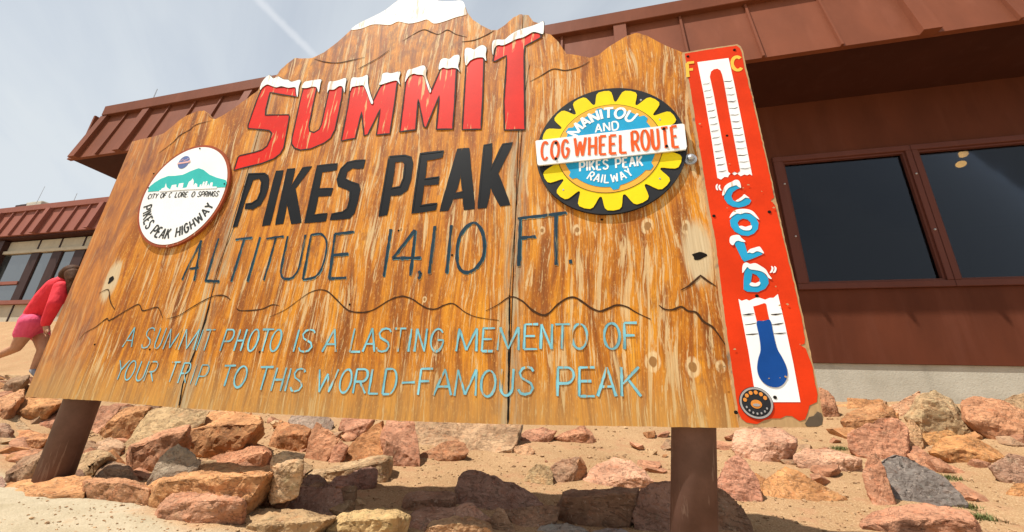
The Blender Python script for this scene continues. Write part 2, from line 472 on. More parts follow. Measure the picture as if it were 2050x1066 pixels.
M['wing_roof'] = painted_metal('faded brown red roof', (.24, .085, .060), .1)

def stucco(name, a, b_, scale=3, bump=.3):
    m, nb, b = material(name); g = nb.add('ShaderNodeNewGeometry').outputs['Position']
    n = nb.noise(g, scale, 6, .62); f = nb.noise(g, 70, 4, .6); st = nb.noise(nb.scalev(g, (6, 6, .7)), 1, 4)
    c = nb.mix(nb.lin(n, .3, .7), a, b_); c = nb.mix(nb.math('MULTIPLY', nb.sstep(st, .55, .75), .35), c, tuple(q*.62 for q in a))
    c = nb.mix(nb.math('MULTIPLY', nb.sstep(f, .55, .7), .3), c, tuple(q*.7 for q in a))
    nb.link(c, b.inputs['Base Color']); b.inputs['Roughness'].default_value = .9; nb.link(nb.bump(f, bump, .01), b.inputs['Normal']); return m
M['concrete'] = stucco('pale foundation concrete', (.36, .33, .26), (.47, .44, .36))
M['stucco'] = stucco('tan stucco', (.40, .34, .25), (.50, .43, .32))

def glass_dark():
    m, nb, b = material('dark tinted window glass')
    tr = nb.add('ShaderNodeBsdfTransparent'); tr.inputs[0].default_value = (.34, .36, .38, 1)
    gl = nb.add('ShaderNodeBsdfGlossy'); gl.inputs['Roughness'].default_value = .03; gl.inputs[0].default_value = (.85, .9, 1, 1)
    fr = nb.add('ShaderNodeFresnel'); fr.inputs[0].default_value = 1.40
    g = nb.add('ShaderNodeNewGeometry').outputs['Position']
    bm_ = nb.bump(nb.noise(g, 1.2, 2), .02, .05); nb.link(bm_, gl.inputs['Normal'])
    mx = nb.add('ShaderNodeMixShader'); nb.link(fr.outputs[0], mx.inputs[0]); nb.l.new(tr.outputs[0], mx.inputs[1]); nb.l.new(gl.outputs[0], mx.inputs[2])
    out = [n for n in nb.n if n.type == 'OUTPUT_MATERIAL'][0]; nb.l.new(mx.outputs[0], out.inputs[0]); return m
M['glass'] = glass_dark()
def glass_wing():
    m, nb, b = material('sky reflecting window glass')
    b.inputs['Base Color'].default_value = (.03, .035, .035, 1); b.inputs['Roughness'].default_value = .04; b.inputs['Specular IOR Level'].default_value = 1.0
    b.inputs['IOR'].default_value = 1.9
    return m
M['glass_wing'] = glass_wing()
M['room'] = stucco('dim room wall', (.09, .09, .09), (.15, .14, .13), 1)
def bulb():
    m, nb, b = material('warm lamp glow'); b.inputs['Base Color'].default_value = (.8, .6, .3, 1)
    b.inputs['Emission Color'].default_value = (1, .48, .10, 1); b.inputs['Emission Strength'].default_value = 4.5; return m
M['bulb'] = bulb()

def ground_mat():
    m, nb, b = material('sandy gravel ground'); g = nb.add('ShaderNodeNewGeometry').outputs['Position']
    sp = nb.add('ShaderNodeSeparateXYZ'); nb.link(g, sp.inputs[0])
    n = nb.noise(g, 2.3, 6, .6); f = nb.noise(g, 45, 5, .65); gr = nb.noise(g, 190, 3, .6); pt = nb.noise(g, 9, 5, .6)
    c = nb.mix(nb.lin(n, .3, .7), (.30, .178, .086), (.40, .25, .130))
    c = nb.mix(nb.math('MULTIPLY', nb.sstep(f, .52, .68), .45), c, (.24, .14, .07))
    c = nb.mix(nb.math('MULTIPLY', nb.sstep(gr, .54, .66), .6), c, (.60, .44, .27))
    c = nb.mix(nb.math('MULTIPLY', nb.sstep(gr, .44, .35), .6), c, (.17, .095, .05))
    c = nb.mix(nb.math('MULTIPLY', nb.sstep(pt, .50, .66), .5), c, (.36, .185, .10))
    edge = nb.math('ADD', sp.outputs[1], nb.math('ADD', nb.math('MULTIPLY', nb.math('SUBTRACT', n, .5), .4), nb.math('MULTIPLY', sp.outputs[0], .16)))
    pale = nb.mix(nb.lin(pt, .3, .7), (.35, .29, .19), (.44, .37, .26))
    pale = nb.mix(nb.math('MULTIPLY', nb.sstep(f, .56, .70), .35), pale, (.28, .22, .14))
    pale = nb.mix(nb.math('MULTIPLY', nb.sstep(pt, .60, .72), .45), pale, (.40, .24, .12))
    c = nb.mix(nb.sstep(edge, .98, .84), c, pale)
    nb.link(c, b.inputs['Base Color']); b.inputs['Roughness'].default_value = .95; b.inputs['Specular IOR Level'].default_value = .1
    nb.link(nb.bump(nb.math('ADD', f, nb.math('MULTIPLY', gr, .5)), .55, .012), b.inputs['Normal']); return m
M['ground'] = ground_mat()

def rock_mat():
    m, nb, b = material('granite'); oi = nb.add('ShaderNodeObjectInfo'); g = nb.add('ShaderNodeNewGeometry').outputs['Position']
    off = nb.vmath('SCALE', (13., 7., 5.), sc_=oi.outputs['Random']); p = nb.vmath('ADD', g, off)
    n = nb.noise(p, 7, 6, .62, .3); s = nb.noise(p, 95, 4, .65); q = nb.noise(p, 26, 5, .65, .4); cr = nb.noise(nb.scalev(p, (1, 1, 3)), 9, 5, .7, 1.5)
    c = oi.outputs['Color']
    c1 = nb.mix(1.0, c, (1.30, 1.24, 1.14), 'MULTIPLY'); c2 = nb.mix(1.0, c, (.66, .58, .52), 'MULTIPLY')
    col = nb.mix(nb.lin(n, .32, .68), c2, c1)
    col = nb.mix(nb.math('MULTIPLY', nb.sstep(q, .56, .70), .50), col, nb.mix(1.0, c, (.9, 1.05, .95), 'MULTIPLY'))
    col = nb.mix(nb.math('MULTIPLY', nb.sstep(q, .46, .36), .35), col, nb.mix(1.0, c, (1.15, .75, .55), 'MULTIPLY'))
    col = nb.mix(nb.math('MULTIPLY', nb.sstep(s, .58, .68), .28), col, (.10, .065, .05))
    col = nb.mix(nb.math('MULTIPLY', nb.sstep(s, .41, .34), .22), col, (.62, .50, .38))
    line = nb.sstep(nb.math('ABSOLUTE', nb.math('SUBTRACT', cr, .5)), .012, .003)
    col = nb.mix(nb.math('MULTIPLY', line, .5), col, (.09, .05, .035))
    nb.link(col, b.inputs['Base Color']); b.inputs['Roughness'].default_value = .9; b.inputs['Specular IOR Level'].default_value = .15
    h = nb.math('ADD', nb.math('ADD', nb.math('MULTIPLY', q, .8), nb.math('MULTIPLY', s, .22)), nb.math('MULTIPLY', line, -.3))
    nb.link(nb.bump(h, .7, .014), b.inputs['Normal']); return m
M['rock'] = rock_mat()

# thin contrail across the upper left of the sky
nb, tc = WORLD_NB, WORLD_TC
d1 = Vector(ray(505, -12)).normalized(); d2 = Vector(ray(640, 122)).normalized(); nn = d1.cross(d2).normalized(); mid_ = (d1+d2).normalized(); al = (d2-d1).normalized()
off = nb.math('ABSOLUTE', nb.math('ADD', nb.vmath('DOT_PRODUCT', tc, tuple(nn)), nb.math('MULTIPLY', nb.math('SUBTRACT', nb.noise(tc, 60, 3), .5), .006)))
along = nb.vmath('DOT_PRODUCT', tc, tuple(al))
k = nb.math('MULTIPLY', nb.sstep(off, .011, .001), nb.math('MULTIPLY', nb.sstep(nb.vmath('DOT_PRODUCT', tc, tuple(mid_)), .7, .9), nb.sstep(along, .115, .03)))
nb.link(nb.mix(nb.math('MULTIPLY', k, .55), WORLD_COL, (5.9, 6.1, 6.4)), WORLD_BG.inputs[0])

# ------------------------------------------------------------------ the ground
def axis(a, b, step, far_lo, far_hi):
    v = list(np.arange(a, b+1e-6, step)); s = step
    while v[-1] < far_hi: s *= 1.35; v.append(v[-1]+s)
    s = step; pre = []
    c = a
    while c > far_lo: s *= 1.35; c -= s; pre.append(c)
    return list(reversed(pre))+v
gx = axis(-5.6, 4.2, .032, -420, 420); gy = axis(.45, 5.2, .032, -420, 420)
V = [(x, y, terrain(x, y) + (.006*noise.noise(Vector((x*17, y*17, 0))) if abs(x) < 8 and abs(y) < 8 else 0)) for y in gy for x in gx]
n = len(gx); Fc = [(j*n+i, j*n+i+1, (j+1)*n+i+1, (j+1)*n+i) for j in range(len(gy)-1) for i in range(n-1)]
go = mesh_obj('ground', V, Fc, M['ground'], smooth=True); go['kind'] = 'structure'

# ------------------------------------------------------------------ main building
DF, DW = 3.75, 4.60                      # eave face and wall distance from the camera
ZS = .947*DF                             # soffit height
XL, XR = -8.83, 13.0
hb = thing('summit_house', 'long brown red building with sloping metal roof and dark windows behind the sign', 'building', (2, DW, terrain(2, DW)))
bm = bmesh.new(); ZC = .425; ZW0, ZW1, WX0 = 1.245, 2.735, 2.09
WIN = [(2.09, 3.285), (3.40, 5.35), (5.47, 7.4), (7.52, 9.4)]
X0 = -8.0
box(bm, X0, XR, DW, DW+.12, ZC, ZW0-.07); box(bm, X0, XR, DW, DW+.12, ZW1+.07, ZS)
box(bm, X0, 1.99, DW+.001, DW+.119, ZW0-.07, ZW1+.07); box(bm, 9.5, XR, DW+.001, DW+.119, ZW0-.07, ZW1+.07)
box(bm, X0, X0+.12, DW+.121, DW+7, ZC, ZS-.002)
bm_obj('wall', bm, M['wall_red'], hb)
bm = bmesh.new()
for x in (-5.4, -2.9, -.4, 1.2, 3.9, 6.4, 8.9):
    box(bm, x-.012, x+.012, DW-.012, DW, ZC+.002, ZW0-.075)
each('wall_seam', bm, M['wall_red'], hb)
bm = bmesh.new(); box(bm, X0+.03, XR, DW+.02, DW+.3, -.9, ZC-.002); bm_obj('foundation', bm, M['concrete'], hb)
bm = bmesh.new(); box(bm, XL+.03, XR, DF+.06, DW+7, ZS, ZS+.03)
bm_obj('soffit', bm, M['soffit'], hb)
# mansard panel leaning back, with its cap
TY, ZT, ZK = DF+.17, 1.146*(DF+.17), 1.197*(DF+.17)
bm = bmesh.new()
hexa(bm, [(XL, DF, ZS-.02), (XR, DF, ZS-.02), (XR, DF+.055, ZS-.02), (XL, DF+.055, ZS-.02), (XL+.03, TY, ZT+.02), (XR, TY, ZT+.02), (XR, TY+.05, ZT+.02), (XL+.03, TY+.05, ZT+.02)])
box(bm, XL+.01, XL+.05, DF+.08, DF+7, ZS+.031, ZT)
roof = bm_obj('roof_edge', bm, M['roof_red'], hb)
bm = bmesh.new(); box(bm, XL+.16, XR, TY-.075, TY+.5, ZT, ZK, .006); bm_obj('roof_cap', bm, M['roof_red'], hb)
bm = bmesh.new(); box(bm, XL+.25, XR, TY+.3, TY+8, ZT-.3, ZT+.05); bm_obj('roof_deck', bm, M['soffit'], hb)
def rib(x, wdt, dep, mat, parent, df, ty, zs, zt, name='roof_rib'):
    bm = bmesh.new()
    s = (ty-df)/(zt-zs)
    z0, z1 = zs-.024, zt-.002
    y0, y1 = df+s*(z0-zs+.02), df+s*(z1-zs+.02)
    hexa(bm, [(x-wdt/2, y0-dep, z0), (x+wdt/2, y0-dep, z0), (x+wdt/2, y0+.02, z0), (x-wdt/2, y0+.02, z0), (x-wdt/2, y1-dep, z1), (x+wdt/2, y1-dep, z1), (x+wdt/2, y1+.02, z1), (x-wdt/2, y1+.02, z1)])
    return bm_obj(name, bm, mat, parent)
wide = [(-2.30)*DF, -2.03*DF, -1.45*DF, -.69*DF, .08*DF, .85*DF, 1.62*DF, 2.39*DF]
for x in wide: rib(x, .15, .065, M['roof_red'], hb, DF, TY, ZS, ZT, 'roof_batten')
for x in [-2.165*DF, -1.90*DF, -1.75*DF, -1.60*DF, -1.26*DF, -1.07*DF, -.88*DF] + [(-.69+.192*k)*DF for k in range(1, 16) if k % 4]:
    rib(x, .024, .035, M['roof_red'], hb, DF, TY, ZS, ZT, 'roof_rib')
# windows
gf = bmesh.new()
for i, (a, b_) in enumerate(WIN):
    bm = bmesh.new(); fw = .055
    x0 = a-.0575 if i else a-.10; x1 = b_+.0575 if i < 3 else b_+.1
    box(bm, x0+.001, x1-.001, DW-.03, DW+.09, ZW0-.068, ZW0-.002, .004); box(bm, x0+.001, x1-.001, DW-.03, DW+.09, ZW1+.002, ZW1+.068, .004)
    box(bm, x0+.002, a-.002, DW-.031, DW+.088, ZW0-.001, ZW1+.001, .004); box(bm, b_+.002, x1-.002, DW-.031, DW+.088, ZW0-.001, ZW1+.001, .004)
    fr = bm_obj('window', bm, M['frame'], hb)
    bm = bmesh.new()
    for (q0, q1, r0, r1) in ((a-.002, b_+.002, ZW0-.002, ZW0+.02), (a-.002, b_+.002, ZW1-.02, ZW1+.002), (a-.002, a+.02, ZW0+.021, ZW1-.021), (b_-.02, b_+.002, ZW0+.021, ZW1-.021)):
        box(bm, q0, q1, DW-.008, DW+.06, r0, r1)
    bm_obj('sash', bm, M['frame'], fr)
    bm = bmesh.new(); box(bm, a+.019, b_-.019, DW+.028, DW+.034, ZW0+.019, ZW1-.019); bm_obj('pane', bm, M['glass'], fr)
    if i < 3:
        bm = bmesh.new()
        for zq in (.36, .80):
            for xq in ((a-.03, b_+.03) if i == 0 else (b_+.03,)):
                bmesh.ops.create_uvsphere(bm, u_segments=8, v_segments=6, radius=.011, matrix=Matrix.Translation((xq, DW-.032, ZW0+(ZW1-ZW0)*zq)))
        each('screw_head', bm, M['steel'], fr)
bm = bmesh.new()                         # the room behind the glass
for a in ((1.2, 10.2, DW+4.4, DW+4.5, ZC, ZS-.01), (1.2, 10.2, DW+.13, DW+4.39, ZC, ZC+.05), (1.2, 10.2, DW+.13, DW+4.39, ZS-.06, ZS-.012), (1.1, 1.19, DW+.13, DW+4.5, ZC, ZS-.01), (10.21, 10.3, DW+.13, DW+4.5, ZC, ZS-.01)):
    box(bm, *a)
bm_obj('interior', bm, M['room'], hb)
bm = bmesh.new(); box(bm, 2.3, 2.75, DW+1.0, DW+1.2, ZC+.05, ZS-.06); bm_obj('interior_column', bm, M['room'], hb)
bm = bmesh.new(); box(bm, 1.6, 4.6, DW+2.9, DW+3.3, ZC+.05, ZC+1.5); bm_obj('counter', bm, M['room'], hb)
def lamp(px, py, lab):
    c = bp(px, py, DW+.9)
    t = thing('ceiling_lamp', lab, 'lamp', c, 'lamps glowing inside the right window')
    bm = bmesh.new(); bmesh.ops.create_uvsphere(bm, u_segments=16, v_segments=10, radius=.050, matrix=Matrix.Translation(c)@Matrix.Diagonal((1, 1, .8, 1))); bm_obj('lamp_shade', bm, M['bulb'], t, True)
    bm = bmesh.new(); tube(bm, c+Vector((0, 0, .04)), (c.x, c.y, ZS-.07), .008, .008, 8); tube(bm, c+Vector((0, 0, .035)), c+Vector((0, 0, .06)), .03, .02, 12); bm_obj('lamp_stem', bm, M['dark_frame'], t)
lamp(1928, 309, 'small warm lamp glowing behind the right window, the upper one of two')
lamp(1924, 329, 'small warm lamp glowing behind the right window, the lower one of two')

# antenna rods on the roofs
def rod(p0, p1, label, r=.012):
    bm = bmesh.new(); tube(bm, p0, p1, r, r*.6, 8); tube(bm, (p0[0], p0[1], p0[2]-.03), p0, r*3, r*3, 8)
    o = bm_obj('antenna', bm, M['steel'], None); tag(o, label, 'antenna')
a0 = bp(302, 207, TY+.2); a1 = bp(312, 184, TY+.2); rod((a0.x, a0.y, ZK+.03), (a0.x+.02, a0.y, a1.z+.06), 'thin dark antenna rod on the left end of the main roof')

# ------------------------------------------------------------------ far wing on the left
WF, WW = 6.10, 6.34
ZS2 = .579*WF; T2 = WF+.12; ZT2 = .686*T2; ZK2 = .712*T2
wb = thing('side_wing', 'distant tan building wing with brown red roof and dark framed windows at far left', 'building', (-16, WW, 1.3))
XA, XB = -27.0, -8.6
bm = bmesh.new(); hexa(bm, [(XA, WF, ZS2-.02), (XB, WF, ZS2-.02), (XB, WF+.06, ZS2-.02), (XA, WF+.06, ZS2-.02), (XA, T2, ZT2+.02), (XB, T2, ZT2+.02), (XB, T2+.05, ZT2+.02), (XA, T2+.05, ZT2+.02)]); bm_obj('roof_edge', bm, M['wing_roof'], wb)
bm = bmesh.new(); box(bm, XA, XB, T2-.06, T2+3, ZT2, ZK2, .006); bm_obj('roof_cap', bm, M['wing_roof'], wb)
bm = bmesh.new(); box(bm, XA, XB, WF+.061, WW+.4, ZS2-.07, ZS2-.021); bm_obj('soffit', bm, M['soffit'], wb)
xs = [bp(q, 466, WF).x for q in (71, 176)]; st = (xs[1]-xs[0])/4
for k in range(-22, 13):
    x = xs[0]+k*st
    if not XA+.2 < x < XB-.1: continue
    if k % 4 == 0: rib(x, .15, .10, M['wing_roof'], wb, WF, T2, ZS2, ZT2, 'roof_batten')
    else: rib(x, .035, .05, M['wing_roof'], wb, WF, T2, ZS2, ZT2, 'roof_rib')
zt = bp(60, 508, WW).z; zb = bp(40, 597, WW).z; zsill = bp(40, 603, WW).z
gz = .9
bm = bmesh.new()
xc0 = bp(28, 480, WW).x; xc1 = bp(10, 560, WW).x
wl = min(xc0, xc1)-.1
box(bm, XA, wl-.2, WW, WW+.3, gz, ZS2-.101); box(bm, wl+.05, XB, WW, WW+.3, zt+.08, ZS2-.101); box(bm, wl+.05, XB, WW+.001, WW+.29, gz, zsill-.02)
bm_obj('wall', bm, M['stucco'], wb)
bm = bmesh.new(); box(bm, wl-.199, wl+.049, WW-.12, WW+.2, gz, ZS2-.102); bm_obj('dark_column', bm, M['dark_frame'], wb)
bm = bmesh.new(); box(bm, wl+.051, XB, WW-.06, WW+.05, zt, zt+.079); bm_obj('window_header', bm, M['stucco'], wb)
bm = bmesh.new(); box(bm, wl+.051, XB, WW-.10, WW+.1, zsill-.10, zsill-.001); bm_obj('window_sill', bm, M['wing_roof'], wb)
bm = bmesh.new()
for q in (80, 122, 168): 
    x = bp(q, 490, WW).x; box(bm, x-.02, x+.02, WW-.015, WW, zt+.08, ZS2-.102)
for q in (25, 150):
    x = bp(q, 620, WW).x; box(bm, x-.02, x+.02, WW-.015, WW, gz, zsill-.101)
each('wall_seam', bm, M['dark_frame'], wb)
edges = [bp(q, 540, WW).x for q in (15, 33, 52, 68, 94, 112, 138, 158, 180, 200, 222)]
edges = [wl+.05]+[e for e in edges[2:]]
for i in range(0, len(edges)-1, 2):
    a, b_ = edges[i], edges[i+1]
    bm = bmesh.new(); box(bm, a, a+.02, WW-.02, WW+.1, zsill, zt-.001)
    c = edges[i+2] if i+2 < len(edges) else XB
    box(bm, b_, c-.002, WW-.03, WW+.09, zsill, zt-.001)
    fr = bm_obj('window', bm, M['dark_frame'], wb)
    bm = bmesh.new(); box(bm, a+.021, b_-.001, WW, WW+.01, zsill, zt-.001); bm_obj('pane', bm, M['glass_wing'], fr)
    if i == 0:
        bm = bmesh.new(); zq = bp(20, 568, WW).z; box(bm, a+.03, b_-.002, WW-.05, WW-.001, zq-.04, zq+.04); bm_obj('window_rail', bm, M['wing_roof'], fr)
for (px0, px1, py0, py1, lab) in ((30, 55, 408, 413, 'low dark flat box on the left wing roof'), (50, 85, 402, 412, 'pale grey vent box on the left wing roof'),):
    p = bp(px0, py1, T2+1.0); q = bp(px1, py0, T2+1.0); bm = bmesh.new(); box(bm, p.x, q.x, T2+1.0, T2+1.3, ZK2-.01, q.z, .02); box(bm, p.x+.1, q.x-.1, T2+1.05, T2+1.25, q.z+.001, q.z+.03)
    tag(bm_obj('roof_vent', bm, M['concrete'] if px0 > 40 else M['dark_frame'], None), lab, 'vent')
a0 = bp(74, 402, T2+1); a1 = bp(86, 374, T2+1); rod((a0.x, a0.y, ZK2+.03), (a0.x+.06, a0.y, a1.z), 'faint thin antenna above the vent box on the left wing roof', .009)
a0 = bp(148, 402, T2+1); a1 = bp(150, 388, T2+1); rod((a0.x, a0.y, ZK2+.03), (a0.x, a0.y, a1.z), 'short thin antenna on the left wing roof beside the wooden sign', .012)

# ------------------------------------------------------------------ the wooden sign
sign = thing('summit_sign', 'large mountain shaped wooden summit sign with red lettering and painted snow', 'sign', (-.9, YS+.02, -.42))
TH = .030
def Z(scale, ox, oy): return lambda L: [(ox+x*scale, oy+y*scale) for x, y in L]
z2 = Z(.33777, 460, 0); zp = Z(.29268, 460, 260); z3 = Z(.40976, 340, 400); zc = Z(.31906, 1040, 120); zw = Z(.2439, 240, 260)
zt_ = Z(.39397, 1340, 80); z5 = Z(.375, 1400, 480); zk = Z(.26268, 1380, 340); l4 = Z(.32683, 150, 560); l5 = Z(.33171, 800, 560); zg = Z(.18762, 1080, 180)
def SP(L, y=YS): return [S(px, py, y) for px, py in L]

TOP = [(265, 284), (285, 278.5), (308, 274), (329, 267), (344, 254), (356.6, 243), (373, 232), (394, 223), (409, 222), (416, 229), (420.6, 237.6), (432, 238.7), (445, 232), (466, 218.7), (487, 203), (500, 194), (517, 181), (523, 167), (531, 158), (541, 151), (549, 156), (556, 148), (563, 138.5), (576.5, 126.7), (590, 116.5), (605, 117.5), (625.5, 116.5), (649, 105), (676, 84.5), (696.5, 66), (703, 60), (720, 47), (743, 36), (770, 22), (795, 3), (812, -7), (840, -11), (865, -6), (874, 1), (884, 3), (908, 3), (921, 2), (929, 7), (935, 25), (946, 39), (963, 50.7), (983.6, 61), (995, 61), (1010.6, 50.7), (1027.5, 35.5), (1041, 28.7), (1058, 31), (1068, 44), (1080, 47), (1087, 45), (1089, 56), (1088, 66), (1102, 69), (1115, 81), (1124, 93), (1134, 108), (1157, 111), (1180, 116), (1197, 111), (1220, 93), (1237, 83), (1255, 72), (1275, 66), (1295, 72), (1320, 85), (1345, 97), (1370, 106), (1378, 104)]
TOPP = [np.array(S(*p)) for p in TOP]
BOT = [(50, 795), (200, 803), (359, 817), (500, 826), (650, 835), (800, 843), (1017, 850), (1200, 853), (1440, 857), (1480, 856.5)]
BOTP = [np.array(S(*p)) for p in BOT]
XS1, XS2 = -1.510, -.2895
def cutline(P, x):
    for a, b_ in zip(P[:-1], P[1:]):
        if min(a[0], b_[0]) <= x <= max(a[0], b_[0]) and a[0] != b_[0]: return np.array([x, a[1]+(b_[1]-a[1])*(x-a[0])/(b_[0]-a[0])])
def rough(P, amp):
    out = []
    for a, b_ in zip(P[:-1], P[1:]):
        k = max(1, int(np.hypot(*(b_-a))/.012))
        for i in range(k):
            p = a+(b_-a)*i/k
            out.append(p+amp*np.array([noise.noise(Vector((p[0]*70, p[1]*70, 0))), noise.noise(Vector((p[0]*70, p[1]*70, 9)))]))
    return out+[P[-1]]
def panel(xa, xb):
    lo = -9 if xa is None else xa; hi = 9 if xb is None else xb
    t = [p for p in TOPP if lo < p[0] < hi]; bt = [p for p in BOTP if lo < p[0] < hi]
    if xa is not None: t = [cutline(TOPP, xa)]+t; bt = [cutline(BOTP, xa)]+bt
    if xb is not None: t = t+[cutline(TOPP, xb)]; bt = bt+[cutline(BOTP, xb)]
    loop = rough(t, .0022)+list(reversed(rough(bt, .0014)))
    bm = bmesh.new(); prism(bm, [loop], YS, YS+TH); return bm_obj('plank_panel', bm, M['board'], sign)
pA = panel(None, XS1-.0022); pB = panel(XS1+.0022, XS2-.0018); pC = panel(XS2+.0018, None)
pA['label'] = 'reddish brown left panel with a knot hole'
# dark backing battens behind the seams and along the bottom
bm = bmesh.new()
for x in (XS1, XS2): box(bm, x-.05, x+.05, YS+TH+.001, YS+TH+.03, 0, 1.05)
each('backing_batten', bm, M['dark'], sign)
# jagged open splits at the lower ends of the seams
bm = bmesh.new()
for pts, wd in (([(359, 812), (366, 770), (378, 735), (396, 690), (412, 640), (421, 604)], .006), ([(1017, 846), (1018, 800), (1018, 760), (1019, 700), (1020, 640), (1020, 592)], .005)):
    ribbon(bm, dense(SP(pts), .01), wd, YS-.0006, wob=.9)
ribbon(bm, dense(SP([(421, 604), (430, 560), (441, 524), (470, 452), (489, 372)]), .01), .0022, YS-.0006, wob=.9)
ribbon(bm, dense(SP([(1020, 592), (1027, 500), (1033, 425), (1040, 330), (1049, 200), (1060, 130)]), .01), .0016, YS-.0006, wob=.9)
each('seam_split', bm, M['dark'], sign)

# poles
def pole(bx, by, tx, ty_, zb, lab):
    yp = YS+TH+.062; a = bp(tx, ty_, yp); b_ = bp(bx, by, yp); d = (a-b_)/(a.z-b_.z); bm = bmesh.new()
    tube(bm, b_+d*(zb-b_.z), b_+d*(1.0-b_.z), .0575, .0575, 40)
    o = bm_obj('pole', bm, M['pole'], sign)
    for p in o.data.polygons: p.use_smooth = len(p.vertices) == 4
    o['label'] = lab
pole(108, 955, 163, 808, -.62, 'left dark brown round pole'); pole(1389, 1060, 1388, 860, -.72, 'right dark brown round pole')

# mountain outlines burnt into the wood
LINES = [z2([(500, 350), (560, 368), (640, 375), (720, 360), (800, 342)]), z2([(760, 412), (830, 375), (890, 340), (945, 300)]),
 z2([(1025, 245), (1090, 205), (1150, 178), (1200, 195), (1240, 205), (1290, 180), (1340, 205), (1405, 222)]), z2([(1375, 250), (1450, 240), (1520, 210), (1568, 182)]),
 zc([(65, 138), (130, 105), (210, 60), (290, 68), (380, 45), (440, 12)]), [(317, 308), (345, 287), (360, 272), (379, 261), (394, 250), (424, 242)],
 l4([(30, 372), (60, 330), (130, 290), (195, 240), (215, 250), (300, 200), (380, 155), (400, 160), (415, 190), (450, 185), (500, 170), (520, 185), (540, 238)]),
 l4([(150, 85), (205, 62), (215, 120), (230, 160), (248, 185)]), l4([(560, 243), (640, 220), (720, 170), (830, 110), (890, 97), (930, 105), (955, 125)]),
 l4([(990, 175), (1010, 190), (1080, 190), (1150, 180), (1210, 155), (1255, 162)]),
 l4([(1195, 228), (1290, 185), (1380, 120), (1440, 80), (1500, 63), (1550, 75), (1600, 120), (1650, 170), (1690, 195), (1760, 202), (1830, 185), (1930, 125), (1990, 105)]) + l5([(30, 103), (80, 120), (120, 148), (170, 175), (220, 178), (270, 155), (320, 145), (360, 170), (400, 200), (470, 228), (600, 247)]),
 l5([(520, 190), (590, 155), (670, 105), (740, 130), (800, 185), (860, 215), (900, 205), (950, 155), (1010, 115), (1060, 110), (1110, 140), (1160, 175), (1210, 192), (1260, 175), (1310, 155), (1370, 165), (1430, 200), (1515, 240)]),
 l5([(1565, 155), (1600, 180), (1650, 182), (1700, 165), (1740, 190), (1790, 200), (1830, 250), (1870, 275), (1900, 300), (1970, 400)]), zk([(-65, 920), (0, 885), (85, 808), (140, 850), (205, 890)])]
bm = bmesh.new()
for i, L in enumerate(LINES):
    ribbon(bm, smooth_line(SP(L), 6) if i < 13 else dense(SP(L), .01), .0062 if i > 10 else .0048, YS-.0008, wob=.5, taper=True)
each('mountain_outline', bm, M['groove'], sign)

